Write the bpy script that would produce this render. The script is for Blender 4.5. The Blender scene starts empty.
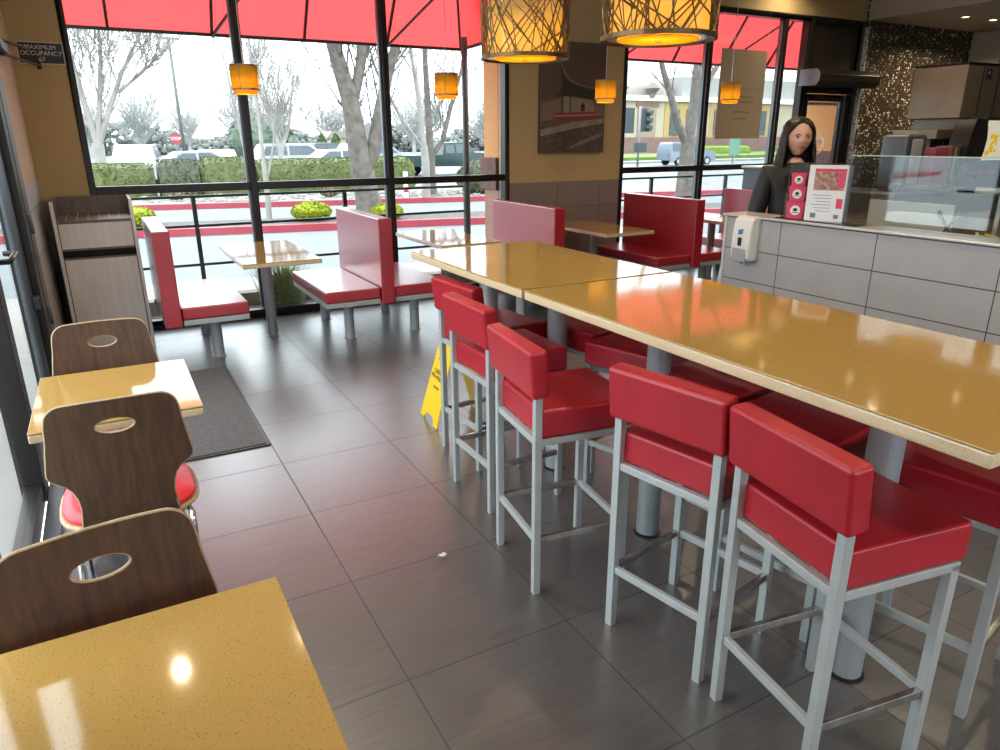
import bpy, bmesh, math, random
from mathutils import Vector, Matrix, noise
random.seed(7)
C = bpy.context.scene.collection
PI = math.pi

# ------------------------------------------------------------------ materials
def nodes(name):
    m = bpy.data.materials.new(name); m.use_nodes = True
    nt = m.node_tree; b = nt.nodes['Principled BSDF']
    return m, nt, b
def mat(name, col, rough=.5, metal=0., spec=.5, var=0., vscale=8., bump=0., bscale=60., coat=0., emis=None, estr=0.):
    m, nt, b = nodes(name)
    b.inputs['Base Color'].default_value = (*col, 1)
    b.inputs['Roughness'].default_value = rough
    b.inputs['Metallic'].default_value = metal
    b.inputs['Specular IOR Level'].default_value = spec
    b.inputs['Coat Weight'].default_value = coat; b.inputs['Coat Roughness'].default_value = .26
    if emis:
        b.inputs['Emission Color'].default_value = (*emis, 1); b.inputs['Emission Strength'].default_value = estr
    tc = nt.nodes.new('ShaderNodeTexCoord')
    if var:
        n = nt.nodes.new('ShaderNodeTexNoise'); n.inputs['Scale'].default_value = vscale; n.inputs['Detail'].default_value = 4
        nt.links.new(tc.outputs['Object'], n.inputs['Vector'])
        r = nt.nodes.new('ShaderNodeValToRGB')
        r.color_ramp.elements[0].position = .3; r.color_ramp.elements[1].position = .7
        r.color_ramp.elements[0].color = (*[c*(1-var) for c in col], 1)
        r.color_ramp.elements[1].color = (*[min(1, c*(1+var)) for c in col], 1)
        nt.links.new(n.outputs['Fac'], r.inputs['Fac']); nt.links.new(r.outputs['Color'], b.inputs['Base Color'])
    if bump:
        n2 = nt.nodes.new('ShaderNodeTexNoise'); n2.inputs['Scale'].default_value = bscale
        nt.links.new(tc.outputs['Object'], n2.inputs['Vector'])
        bp = nt.nodes.new('ShaderNodeBump'); bp.inputs['Strength'].default_value = bump; bp.inputs['Distance'].default_value = .01
        nt.links.new(n2.outputs['Fac'], bp.inputs['Height']); nt.links.new(bp.outputs['Normal'], b.inputs['Normal'])
    return m
def N(nt, t, **k):
    n = nt.nodes.new(t)
    for a, v in k.items(): setattr(n, a, v)
    return n
def math_(nt, op, a, b=None, c=None):
    n = N(nt, 'ShaderNodeMath', operation=op)
    for i, v in enumerate((a, b, c)):
        if v is None: continue
        if isinstance(v, (int, float)): n.inputs[i].default_value = v
        else: nt.links.new(v, n.inputs[i])
    return n.outputs[0]
def mixc(nt, f, a, b):
    n = N(nt, 'ShaderNodeMix', data_type='RGBA')
    nt.links.new(f, n.inputs[0]) if not isinstance(f, float) else setattr(n.inputs[0], 'default_value', f)
    for i, v in ((6, a), (7, b)):
        if isinstance(v, tuple): n.inputs[i].default_value = (*v, 1)
        else: nt.links.new(v, n.inputs[i])
    return n.outputs[2]
def grid_mask(nt, u, v, ou, ov, du, dv, w):
    """1 on the joints of a grid of du x dv with lines w wide"""
    def line(s, o, d):
        a = math_(nt, 'SUBTRACT', s, o); a = math_(nt, 'DIVIDE', a, d)
        a = math_(nt, 'FRACT', a); a = math_(nt, 'SUBTRACT', a, .5); a = math_(nt, 'ABSOLUTE', a)
        return math_(nt, 'GREATER_THAN', a, .5 - w/2/d)
    return math_(nt, 'MAXIMUM', line(u, ou, du), line(v, ov, dv))

def floor_mat():
    m, nt, b = nodes('slate_floor_tile')
    tc = N(nt, 'ShaderNodeTexCoord'); sx = N(nt, 'ShaderNodeSeparateXYZ'); nt.links.new(tc.outputs['Object'], sx.inputs[0])
    g = grid_mask(nt, sx.outputs[0], sx.outputs[1], .618, 2.365, .61, .6105, .0055)
    mp = N(nt, 'ShaderNodeMapping'); mp.inputs['Scale'].default_value = (2.4, 42, 1); mp.inputs['Rotation'].default_value = (0, 0, .06)
    nt.links.new(tc.outputs['Object'], mp.inputs['Vector'])
    n = N(nt, 'ShaderNodeTexNoise'); n.inputs['Scale'].default_value = 1.6; n.inputs['Detail'].default_value = 8; n.inputs['Roughness'].default_value = .65
    nt.links.new(mp.outputs[0], n.inputs['Vector'])
    r = N(nt, 'ShaderNodeValToRGB'); r.color_ramp.elements[0].position = .25; r.color_ramp.elements[1].position = .75
    r.color_ramp.elements[0].color = (.058, .052, .050, 1); r.color_ramp.elements[1].color = (.105, .095, .091, 1)
    nt.links.new(n.outputs['Fac'], r.inputs['Fac'])
    # tile to tile tone
    fx = math_(nt, 'FLOOR', math_(nt, 'DIVIDE', math_(nt, 'SUBTRACT', sx.outputs[0], .618), .61))
    fy = math_(nt, 'FLOOR', math_(nt, 'DIVIDE', math_(nt, 'SUBTRACT', sx.outputs[1], 2.365), .6105))
    cb = N(nt, 'ShaderNodeCombineXYZ'); nt.links.new(fx, cb.inputs[0]); nt.links.new(fy, cb.inputs[1])
    wn = N(nt, 'ShaderNodeTexWhiteNoise'); nt.links.new(cb.outputs[0], wn.inputs['Vector'])
    hs = N(nt, 'ShaderNodeHueSaturation'); nt.links.new(r.outputs['Color'], hs.inputs['Color'])
    nt.links.new(math_(nt, 'MULTIPLY_ADD', wn.outputs['Value'], .22, .89), hs.inputs['Value'])
    nt.links.new(math_(nt, 'MULTIPLY_ADD', g, -.85, .9), b.inputs['Coat Weight'])
    nt.links.new(mixc(nt, g, hs.outputs['Color'], (.035, .032, .031)), b.inputs['Base Color'])
    rr = math_(nt, 'MULTIPLY_ADD', n.outputs['Fac'], .12, .30)
    nt.links.new(math_(nt, 'MAXIMUM', rr, math_(nt, 'MULTIPLY', g, .7)), b.inputs['Roughness'])
    b.inputs['Specular IOR Level'].default_value = .8; b.inputs['Coat Weight'].default_value = .9; b.inputs['Coat Roughness'].default_value = .27; b.inputs['Coat IOR'].default_value = 1.6
    bp = N(nt, 'ShaderNodeBump'); bp.inputs['Strength'].default_value = .10; bp.inputs['Distance'].default_value = .001
    nt.links.new(math_(nt, 'SUBTRACT', n.outputs['Fac'], math_(nt, 'MULTIPLY', g, .8)), bp.inputs['Height'])
    nt.links.new(bp.outputs['Normal'], b.inputs['Normal'])
    return m
def wall_mat(name, paint, tile, hz, axis, tu, tv, grout, split=True, orough=.6):
    """paint above hz, tile joints below; axis = 0 for walls along x, 1 along y"""
    m, nt, b = nodes(name)
    tc = N(nt, 'ShaderNodeTexCoord'); sx = N(nt, 'ShaderNodeSeparateXYZ'); nt.links.new(tc.outputs['Object'], sx.inputs[0])
    g = grid_mask(nt, sx.outputs[axis], sx.outputs[2], tu[0], tv[0], tu[1], tv[1], .006)
    n = N(nt, 'ShaderNodeTexNoise'); n.inputs['Scale'].default_value = 5; n.inputs['Detail'].default_value = 5
    nt.links.new(tc.outputs['Object'], n.inputs['Vector'])
    tcol = mixc(nt, n.outputs['Fac'], tuple(c*.88 for c in tile), tuple(c*1.12 for c in tile))
    tcol = mixc(nt, g, tcol, grout)
    if split:
        up = math_(nt, 'GREATER_THAN', sx.outputs[2], hz)
        pc = mixc(nt, n.outputs['Fac'], tuple(c*.96 for c in paint), tuple(c*1.04 for c in paint))
        nt.links.new(mixc(nt, up, tcol, pc), b.inputs['Base Color'])
        nt.links.new(math_(nt, 'MULTIPLY_ADD', up, .3, .35), b.inputs['Roughness'])
    else:
        nt.links.new(tcol, b.inputs['Base Color']); b.inputs['Roughness'].default_value = .38
    n3 = N(nt, 'ShaderNodeTexNoise'); n3.inputs['Scale'].default_value = 140
    nt.links.new(tc.outputs['Object'], n3.inputs['Vector'])
    bp = N(nt, 'ShaderNodeBump'); bp.inputs['Strength'].default_value = .12; bp.inputs['Distance'].default_value = .004
    nt.links.new(n3.outputs['Fac'], bp.inputs['Height']); nt.links.new(bp.outputs['Normal'], b.inputs['Normal'])
    return m
def speckle_mat(name, col, dark):
    m, nt, b = nodes(name)
    tc = N(nt, 'ShaderNodeTexCoord')
    v = N(nt, 'ShaderNodeTexVoronoi'); v.inputs['Scale'].default_value = 210; nt.links.new(tc.outputs['Object'], v.inputs['Vector'])
    wn = N(nt, 'ShaderNodeTexWhiteNoise'); nt.links.new(v.outputs['Position'], wn.inputs['Vector'])
    small = math_(nt, 'LESS_THAN', v.outputs['Distance'], .24)
    few = math_(nt, 'GREATER_THAN', wn.outputs['Value'], .72)
    f = math_(nt, 'MULTIPLY', small, few)
    n = N(nt, 'ShaderNodeTexNoise'); n.inputs['Scale'].default_value = 260; n.inputs['Detail'].default_value = 3; nt.links.new(tc.outputs['Object'], n.inputs['Vector'])
    c = mixc(nt, n.outputs['Fac'], tuple(x*.84 for x in col), tuple(min(1, x*1.15) for x in col))
    nt.links.new(mixc(nt, math_(nt, 'MULTIPLY', f, .75), c, dark), b.inputs['Base Color'])
    b.inputs['Roughness'].default_value = .07; b.inputs['IOR'].default_value = 1.7
    return m
def wood_mat(name, a, c, scale=(38, 38, 2.2), rough=.35):
    m, nt, b = nodes(name)
    tc = N(nt, 'ShaderNodeTexCoord'); mp = N(nt, 'ShaderNodeMapping'); mp.inputs['Scale'].default_value = scale
    nt.links.new(tc.outputs['Object'], mp.inputs['Vector'])
    n = N(nt, 'ShaderNodeTexNoise'); n.inputs['Scale'].default_value = 1.5; n.inputs['Detail'].default_value = 7; n.inputs['Roughness'].default_value = .7
    nt.links.new(mp.outputs[0], n.inputs['Vector'])
    r = N(nt, 'ShaderNodeValToRGB'); r.color_ramp.elements[0].position = .33; r.color_ramp.elements[1].position = .7
    r.color_ramp.elements[0].color = (*a, 1); r.color_ramp.elements[1].color = (*c, 1)
    nt.links.new(n.outputs['Fac'], r.inputs['Fac']); nt.links.new(r.outputs['Color'], b.inputs['Base Color'])
    b.inputs['Roughness'].default_value = rough
    return m
def mosaic_mat():
    m, nt, b = nodes('penny_mosaic')
    tc = N(nt, 'ShaderNodeTexCoord')
    v = N(nt, 'ShaderNodeTexVoronoi'); v.inputs['Scale'].default_value = 27; v.inputs['Randomness'].default_value = .55
    nt.links.new(tc.outputs['Object'], v.inputs['Vector'])
    sp = N(nt, 'ShaderNodeSeparateColor'); nt.links.new(v.outputs['Color'], sp.inputs[0])
    r = N(nt, 'ShaderNodeValToRGB'); r.color_ramp.interpolation = 'CONSTANT'
    e = r.color_ramp.elements; e[0].position = 0; e[0].color = (.07, .052, .04, 1); e[1].position = .30; e[1].color = (.22, .175, .12, 1)
    x = e.new(.52); x.color = (.50, .43, .32, 1); x = e.new(.78); x.color = (.92, .88, .76, 1)
    nt.links.new(sp.outputs[0], r.inputs['Fac'])
    gap = math_(nt, 'GREATER_THAN', v.outputs['Distance'], .42)
    nt.links.new(mixc(nt, gap, r.outputs['Color'], (.05, .04, .03)), b.inputs['Base Color'])
    b.inputs['Roughness'].default_value = .28
    return m
def glass_mat(name, tint=(.97, .99, .98), refl=.0, gloss=.015, fk=.28):
    m = bpy.data.materials.new(name); m.use_nodes = True; nt = m.node_tree
    nt.nodes.clear(); o = N(nt, 'ShaderNodeOutputMaterial')
    t = N(nt, 'ShaderNodeBsdfTransparent'); t.inputs[0].default_value = (*tint, 1)
    g = N(nt, 'ShaderNodeBsdfGlossy'); g.inputs['Roughness'].default_value = gloss
    lw = N(nt, 'ShaderNodeFresnel'); lw.inputs[0].default_value = 1.45
    f = math_(nt, 'MULTIPLY_ADD', lw.outputs[0], fk, refl)
    mx = N(nt, 'ShaderNodeMixShader'); nt.links.new(f, mx.inputs[0]); nt.links.new(t.outputs[0], mx.inputs[1]); nt.links.new(g.outputs[0], mx.inputs[2])
    nt.links.new(mx.outputs[0], o.inputs[0])
    return m
def translucent_mat(name, col, tcol, f=.6):
    m = bpy.data.materials.new(name); m.use_nodes = True; nt = m.node_tree
    nt.nodes.clear(); o = N(nt, 'ShaderNodeOutputMaterial')
    d = N(nt, 'ShaderNodeBsdfDiffuse'); d.inputs[0].default_value = (*col, 1)
    t = N(nt, 'ShaderNodeBsdfTranslucent'); t.inputs[0].default_value = (*tcol, 1)
    mx = N(nt, 'ShaderNodeMixShader'); mx.inputs[0].default_value = f
    nt.links.new(d.outputs[0], mx.inputs[1]); nt.links.new(t.outputs[0], mx.inputs[2]); nt.links.new(mx.outputs[0], o.inputs[0])
    return m

M = {}
M['floor'] = floor_mat()
M['north'] = wall_mat('north_wall_finish', (.53, .39, .19), (.25, .215, .195), 1.19, 0, (4.03, .61), (-.02, .305), (.09, .075, .07))
M['west'] = wall_mat('west_wall_finish', (.66, .54, .36), (.60, .66, .68), 1.37, 1, (6.2, .61), (-.02, .305), (.16, .16, .155))
M['counter_tile'] = wall_mat('grey_counter_tile', (1, 1, 1), (.40, .385, .385), 9, 1, (2.36, .63), (.966-.2*4, .2), (.07, .05, .045), split=False)
M['mosaic'] = mosaic_mat()
M['ceiling'] = mat('ceiling_paint', (.62, .55, .45), .8)
M['fascia'] = mat('fascia_paint', (.52, .46, .38), .7, var=.04)
M['frame'] = mat('bronze_window_frame', (.018, .016, .015), .35, .3)
M['alu'] = mat('grey_aluminium', (.16, .18, .20), .35, .6)
M['stool_metal'] = mat('brushed_grey_steel', (.45, .48, .485), .35, .25, var=.06, vscale=14, bump=.05, bscale=120)
M['bar_metal'] = mat('worn_steel_bar', (.42, .40, .38), .22, .85, var=.25, vscale=30)
M['post'] = mat('grey_powder_post', (.36, .39, .41), .42, .2, var=.08, vscale=9, bump=.04)
M['chrome'] = mat('chrome', (.75, .76, .77), .12, 1.)
M['vinyl'] = mat('red_vinyl', (.40, .010, .022), .36, 0, .5, var=.10, vscale=5, bump=.06, bscale=220, coat=.08)
M['vinyl_pad'] = mat('bright_red_vinyl', (.80, .03, .05), .35, 0, .5, var=.05)
M['booth'] = mat('booth_red_vinyl', (.40, .012, .026), .28, 0, .8, var=.07, vscale=3, bump=.02, bscale=160, coat=.8)
M['quartz'] = speckle_mat('tan_quartz', (.45, .275, .080), (.10, .05, .03))
M['quartz_edge'] = speckle_mat('pale_quartz_edge', (.66, .53, .33), (.25, .13, .08))
M['walnut'] = wood_mat('dark_walnut_laminate', (.038, .018, .008), (.095, .046, .020), rough=.5)
M['ply'] = mat('plywood_edge', (.42, .30, .18), .5, var=.15, vscale=90)
M['greywood'] = wood_mat('grey_washed_laminate', (.66, .61, .57), (.80, .75, .70), (16, 16, 1.5), .4)
M['brownwood'] = wood_mat('taupe_laminate', (.13, .095, .08), (.20, .155, .13), (14, 14, 2), .4)
M['black'] = mat('black_plastic', (.012, .011, .011), .35)
M['dark'] = mat('dark_interior', (.01, .009, .009), .8)
M['mat'] = mat('charcoal_carpet', (.12, .115, .12), .95, var=.35, vscale=120, bump=.5, bscale=400)
M['yellow'] = mat('yellow_plastic', (.90, .60, .01), .38, 0, .5, var=.03)
M['grime'] = mat('dark_print', (.06, .035, .01), .6)
M['glass'] = glass_mat('window_glass')
M['glass_soft'] = glass_mat('display_glass', (.93, .97, .95), .10, .02, .8)
M['acrylic'] = glass_mat('clear_acrylic', (.88, .89, .90), .07, .03, .8)
M['steel'] = mat('stainless_steel', (.48, .46, .43), .28, .8, var=.1, vscale=6)
M['steel_dark'] = mat('bronzed_steel', (.28, .235, .18), .4, .5, var=.08, vscale=4)
M['white'] = mat('white_plastic', (.74, .72, .67), .35)
M['whitepaint'] = mat('white_board', (.80, .83, .83), .25)
M['greyplastic'] = mat('grey_plastic', (.36, .36, .37), .4)
M['pink'] = mat('pink_red_card', (.70, .05, .13), .5)
M['paper'] = mat('white_paper', (.80, .80, .82), .6)
M['amber'] = translucent_mat('amber_glass', (.75, .45, .06), (.9, .62, .10), .45)
M['shade_cloth'] = translucent_mat('pale_amber_shade', (.80, .62, .28), (.95, .72, .25), .40)
M['brass'] = mat('dark_brass', (.16, .10, .045), .35, .7)
M['white_trim'] = mat('pale_metal_trim', (.70, .66, .62), .3, .4)

# ------------------------------------------------------------------ mesh helpers
class MB:
    def __init__(s): s.v = []; s.f = []
    def add(s, vs, fs):
        o = len(s.v); s.v += [tuple(v) for v in vs]; s.f += [tuple(i+o for i in f) for f in fs]; return s
    def box(s, x0, x1, y0, y1, z0, z1, mtx=None):
        vs = [Vector((x, y, z)) for z in (z0, z1) for y in (y0, y1) for x in (x0, x1)]
        if mtx: vs = [mtx @ v for v in vs]
        return s.add(vs, [(0, 2, 3, 1), (4, 5, 7, 6), (0, 1, 5, 4), (2, 6, 7, 3), (0, 4, 6, 2), (1, 3, 7, 5)])
    def bar(s, a, b, w, h=None, up=(0, 0, 1)):
        """rectangular bar from a to b"""
        a = Vector(a); b = Vector(b); h = h or w; d = (b-a).normalized(); u = Vector(up)
        if abs(d.dot(u)) > .99: u = Vector((1, 0, 0))
        r = d.cross(u).normalized(); u = r.cross(d)
        vs = [p + r*(i*w/2) + u*(j*h/2) for p in (a, b) for i, j in ((-1, -1), (1, -1), (1, 1), (-1, 1))]
        return s.add(vs, [(0, 3, 2, 1), (4, 5, 6, 7), (0, 1, 5, 4), (1, 2, 6, 5), (2, 3, 7, 6), (3, 0, 4, 7)])
    def tube(s, pts, rad, n=8, cap=True, closed=False):
        pts = [Vector(p) for p in pts]; k = len(pts)
        rs = rad if isinstance(rad, (list, tuple)) else [rad]*k
        ref = None; vs = []; fs = []
        for i, p in enumerate(pts):
            if closed: d = (pts[(i+1) % k] - pts[i-1]).normalized()
            else: d = (pts[min(i+1, k-1)] - pts[max(i-1, 0)]).normalized()
            if ref is None:
                ref = Vector((0, 0, 1)) if abs(d.z) < .9 else Vector((1, 0, 0))
            r = (ref - d*ref.dot(d)).normalized(); ref = r; q = d.cross(r)
            for j in range(n):
                t = 2*PI*j/n; vs.append(p + (r*math.cos(t) + q*math.sin(t))*rs[i])
        for i in range(k if closed else k-1):
            for j in range(n):
                a = i*n+j; b_ = i*n+(j+1) % n; c = ((i+1) % k)*n+(j+1) % n; d_ = ((i+1) % k)*n+j
                fs.append((a, b_, c, d_))
        if cap and not closed:
            fs.append(tuple(range(n))[::-1]); fs.append(tuple(range((k-1)*n, k*n)))
        return s.add(vs, fs)
    def lathe(s, prof, n=32, c=(0, 0, 0), cap=True):
        vs = []; fs = []; k = len(prof)
        for r, z in prof:
            for j in range(n):
                t = 2*PI*j/n; vs.append((c[0]+r*math.cos(t), c[1]+r*math.sin(t), c[2]+z))
        for i in range(k-1):
            for j in range(n):
                fs.append((i*n+j, i*n+(j+1) % n, (i+1)*n+(j+1) % n, (i+1)*n+j))
        if cap:
            fs.append(tuple(range(n))[::-1]); fs.append(tuple(range((k-1)*n, k*n)))
        return s.add(vs, fs)
    def prism(s, poly, fn, t0, t1):
        """poly = list of 2-D points, fn(u, v, t) -> 3-D"""
        n = len(poly)
        vs = [fn(u, v, t0) for u, v in poly] + [fn(u, v, t1) for u, v in poly]
        fs = [tuple(range(n))[::-1], tuple(range(n, 2*n))] + [(i, (i+1) % n, n+(i+1) % n, n+i) for i in range(n)]
        return s.add(vs, fs)
    def ball(s, c, r, n=10, k=6, sc=(1, 1, 1)):
        vs = []; fs = []
        for i in range(k+1):
            a = PI*i/k
            for j in range(n):
                t = 2*PI*j/n; vs.append((c[0]+sc[0]*r*math.sin(a)*math.cos(t), c[1]+sc[1]*r*math.sin(a)*math.sin(t), c[2]+sc[2]*r*math.cos(a)))
        for i in range(k):
            for j in range(n): fs.append((i*n+j, (i+1)*n+j, (i+1)*n+(j+1) % n, i*n+(j+1) % n))
        return s.add(vs, fs)
    def build(s, name, m, parent=None, bevel=0, seg=2, smooth=False, origin=None, fix=True):
        me = bpy.data.meshes.new(name)
        o0 = Vector(origin) if origin is not None else Vector((0, 0, 0))
        me.from_pydata([tuple(Vector(v)-o0) for v in s.v], [], s.f); me.update()
        if fix:
            bm = bmesh.new(); bm.from_mesh(me); bmesh.ops.remove_doubles(bm, verts=bm.verts, dist=1e-6)
            bmesh.ops.recalc_face_normals(bm, faces=bm.faces); bm.to_mesh(me); bm.free()
        o = bpy.data.objects.new(name, me); C.objects.link(o); o.location = o0
        for q in (m if isinstance(m, (list, tuple)) else [m]): me.materials.append(q)
        if parent: o.parent = parent
        if bevel:
            b = o.modifiers.new('bevel', 'BEVEL'); b.width = bevel; b.segments = seg; b.limit_method = 'ANGLE'; b.angle_limit = .6
        if smooth or bevel:
            for p in me.polygons: p.use_smooth = True
            if bevel: wn = o.modifiers.new('wn', 'WEIGHTED_NORMAL'); wn.keep_sharp = True
            elif smooth == 'auto':
                me.shade_auto_smooth = True if hasattr(me, 'shade_auto_smooth') else None
        return o
def tag(o, label, cat, group=None, kind=None):
    o['label'] = label; o['category'] = cat
    if group: o['group'] = group
    if kind: o['kind'] = kind
    return o
def thing(name, label, cat, loc=(0, 0, 0), rz=0, group=None):
    o = bpy.data.objects.new(name, None); C.objects.link(o); o.location = loc; o.rotation_euler = (0, 0, rz)
    o.empty_display_size = .1
    return tag(o, label, cat, group)
def struct(o):
    o['kind'] = 'structure'; return o
def copy_tree(o, parent=None):
    c = o.copy(); C.objects.link(c)
    if parent: c.parent = parent
    for ch in list(o.children): copy_tree(ch, c)
    return c
def place(o, loc, rz=0, label=None):
    o.location = loc; o.rotation_euler = (0, 0, rz)
    if label: o['label'] = label
    return o
def text(name, body, size, m, parent, loc, rot, ext=.001, align='CENTER', font_scale=None):
    cu = bpy.data.curves.new(name, 'FONT'); cu.body = body; cu.size = size; cu.extrude = ext; cu.align_x = align; cu.align_y = 'CENTER'
    tmp = bpy.data.objects.new('tmp_text', cu)
    me = bpy.data.meshes.new_from_object(tmp); bpy.data.objects.remove(tmp)
    me.materials.clear(); me.materials.append(m)
    o = bpy.data.objects.new(name, me); C.objects.link(o); o.parent = parent
    o.location = loc; o.rotation_euler = rot
    return o

# ------------------------------------------------------------------ room
struct(MB().box(-.47, 13.2, -2.0, 7.20, -.12, 0).build('floor', M['floor']))
struct(MB().box(-.60, 9.8, -2.0, 7.20, 3.62, 3.74).build('ceiling', M['ceiling']))
# north wall with its window and door openings
Yw0, Yw1 = 7.07, 7.20
nw = MB()
nw.box(-.60, -.10, Yw0, Yw1, 0, 3.62); nw.box(3.99, 5.53, Yw0, Yw1+.1, 0, 3.62)
nw.box(-.10, 3.99, Yw0, Yw1, 3.19, 3.62); nw.box(5.53, 9.74, Yw0, Yw1, 3.19, 3.62)
struct(nw.build('wall_north', M['north']))
mw = MB().box(9.74, 13.2, Yw0, Yw1, 0, 3.62); mw.box(9.74, 9.80, 6.98, Yw0, 0, 3.2)
struct(mw.build('wall_north_mosaic', M['mosaic']))
struct(MB().box(12.35, 13.2, 6.6, 7.06, 0, 3.2).build('wall_column', M['fascia']))
struct(MB().box(13.2, 13.3, -2, 7.2, 0, 3.62).build('wall_east', M['fascia']))
# lowered kitchen ceiling, its face to the dining room and the recess beyond it
struct(MB().box(9.80, 13.2, -2.0, 7.07, 3.21, 3.30).build('ceiling_soffit', M['ceiling']))
struct(MB().box(9.78, 9.80, -2.0, 7.07, 3.21, 3.62).build('wall_soffit', M['fascia']))
# unseen south wall added to dim the room, its strip opening sized for fill
struct(MB().box(-.60, 13.3, -2.12, -2.0, 0, 1.0).box(-.60, 13.3, -2.12, -2.0, 2.2, 3.74).box(-.60, .2, -2.12, -2.0, 1.0, 2.2).box(4.2, 13.3, -2.12, -2.0, 1.0, 2.2).build('wall_south_added', M['fascia']))
# west wall: a strip of finished wall, then storefront frames
struct(MB().box(-.60, -.455, 5.72, 7.07, 0, 3.62).build('wall_west', M['west']))
struct(MB().box(-.60, -.455, -2, 5.72, 3.05, 3.62).build('wall_west_header', M['west']))

def window(name, xs, z0, zr, z1, depth=(7.06, 7.17), rail=True):
    root = bpy.data.objects.new(name, None); C.objects.link(root); struct(root)
    f = MB(); y0, y1 = depth
    f.box(xs[0], xs[-1], y0, y1, z0, z0+.07).box(xs[0], xs[-1], y0, y1, z1-.07, z1)
    for i, x in enumerate(xs):
        w = .03 if 0 < i < len(xs)-1 else .03
        a = x-w if 0 < i < len(xs)-1 else (x if i == 0 else x-.05)
        b = x+w if 0 < i < len(xs)-1 else (x+.05 if i == 0 else x)
        f.box(a, b, y0, y1, z0+.07, z1-.07)
        if rail and i < len(xs)-1:
            a2 = x+(.03 if i else .05); b2 = xs[i+1]-(.03 if i+1 < len(xs)-1 else .05)
            f.box(a2, b2, y0+.01, y1-.01, zr-.035, zr+.035)
    f.build('window_frame', M['frame'], root, bevel=.004)
    for i in range(len(xs)-1):
        for a, b in ((z0+.07, zr-.035), (zr+.035, z1-.07)):
            MB().box(xs[i]+.03, xs[i+1]-.03, y0+.05, y0+.058, a, b).build('pane', M['glass'], root)
    return root
struct(MB().box(-.60, -.47, -2, 1.17, 0, 3.05).build('wall_west_blocker', M['west']))  # unseen solid wall added to keep light off the front table
window('window_1', (-.10, 1.25, 2.61, 3.99), .01, 1.255, 3.19)
window('window_2', (5.53, 6.86, 8.16, 8.62), .01, 1.29, 3.19)
struct(MB().box(9.715, 9.738, 6.98, 7.05, .02, 3.12).build('glint_strip', mat('painted_glints', (.50, .53, .60), .35, .3, var=.85, vscale=28), bevel=.003))  # added strip, daylight glints of the mosaic edge put into its mottled colour
# grey inner stops of the mullions, seen beside each dark frame
tr = MB()
for x in (1.25, 2.61, 6.86, 8.16): tr.box(x-.052, x-.030, 7.10, 7.15, .1, 3.1)
struct(tr.build('trim_1', M['alu'], bevel=.003))
# north door with its tinted transom, handle and glass
d1 = struct(bpy.data.objects.new('door_1', None)); C.objects.link(d1)
f = MB(); f.box(8.62, 8.68, 7.05, 7.17, 0, 3.19).box(9.66, 9.74, 7.05, 7.17, 0, 3.19).box(8.68, 9.66, 7.05, 7.17, 3.12, 3.19).box(8.68, 9.66, 7.05, 7.17, 2.24, 2.34)
f.build('door_frame', M['frame'], d1, bevel=.004)
f = MB(); f.box(8.69, 8.76, 7.08, 7.13, .01, 2.23).box(9.45, 9.65, 7.08, 7.13, .01, 2.23).box(8.76, 9.45, 7.08, 7.13, 2.14, 2.23).box(8.76, 9.45, 7.08, 7.13, .01, .25)
f.build('door_leaf', M['frame'], d1, bevel=.003)
MB().box(8.76, 9.45, 7.10, 7.108, .25, 2.14).build('door_glass', M['glass'], d1)
MB().box(8.68, 9.66, 7.10, 7.11, 2.34, 3.12).build('transom_panel', mat('dark_transom', (.030, .022, .018), .5), d1)
MB().bar((8.80, 7.02, 1.05), (9.45, 7.02, 1.05), .03).bar((8.84, 7.02, 1.05), (8.84, 7.09, 1.05), .02).bar((9.42, 7.02, 1.05), (9.42, 7.09, 1.05), .02).build('push_bar', M['alu'], d1)
MB().box(9.25, 9.60, 7.0, 7.05, 2.235, 2.30).bar((9.3, 7.02, 2.27), (9.0, 6.95, 2.27), .02).build('door_closer', M['black'], d1, bevel=.006)
# west storefront: frame posts, rails, glass and a glazed door
wroot = bpy.data.objects.new('window_3', None); C.objects.link(wroot); struct(wroot)
f = MB()
for y in (1.2, 2.45): f.box(-.56, -.47, y-.03, y+.03, 0, 3.05)
for a, b in ((1.23, 2.42), (2.48, 3.72)):
    f.box(-.55, -.48, a, b, 0, .10).box(-.55, -.48, a, b, 2.98, 3.05)
f.box(-.57, -.47, 3.72, 3.86, 0, 3.05)
f.build('window_frame', M['frame'], wroot, bevel=.004)
for a, b in ((1.23, 2.42), (2.48, 3.72)):
    MB().box(-.52, -.512, a, b, .10, 2.98).build('pane', M['glass'], wroot)
MB().box(-.469, -.40, 1.5, 3.9, 0, .025).build('window_sill', M['alu'], wroot, bevel=.004)
d2 = struct(bpy.data.objects.new('door_2', None)); C.objects.link(d2)
f = MB(); f.box(-.58, -.455, 5.28, 5.46, 0, 3.05).box(-.57, -.47, 3.87, 5.28, 2.24, 2.34).box(-.57, -.47, 3.87, 5.28, 2.98, 3.05)
f.build('door_frame', M['frame'], d2, bevel=.005)
f = MB(); f.box(-.545, -.495, 3.88, 4.00, .01, 2.23).box(-.545, -.495, 5.14, 5.27, .01, 2.23).box(-.545, -.495, 4.00, 5.14, 2.12, 2.23).box(-.545, -.495, 4.00, 5.14, .01, .18)
f.build('door_leaf', M['alu'], d2, bevel=.004)
MB().box(-.523, -.516, 4.00, 5.14, .18, 2.12).build('door_glass', M['glass'], d2)
MB().box(-.57, -.565, 3.87, 5.28, 2.34, 2.98).build('transom_pane', M['glass'], d2)
MB().tube([(-.495, 4.33, 1.12), (-.44, 4.33, 1.12), (-.44, 4.02, 1.12), (-.495, 4.02, 1.12)], .014, 10).build('push_bar', M['black'], d2, smooth=True)
MB().box(-.495, -.455, 5.16, 5.22, .66, .74).build('latch', M['black'], d2, bevel=.004)
f = MB().box(-.56, -.450, 5.47, 5.71, 0, 3.05); struct(f.build('trim_2', M['alu'], bevel=.01))
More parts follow.
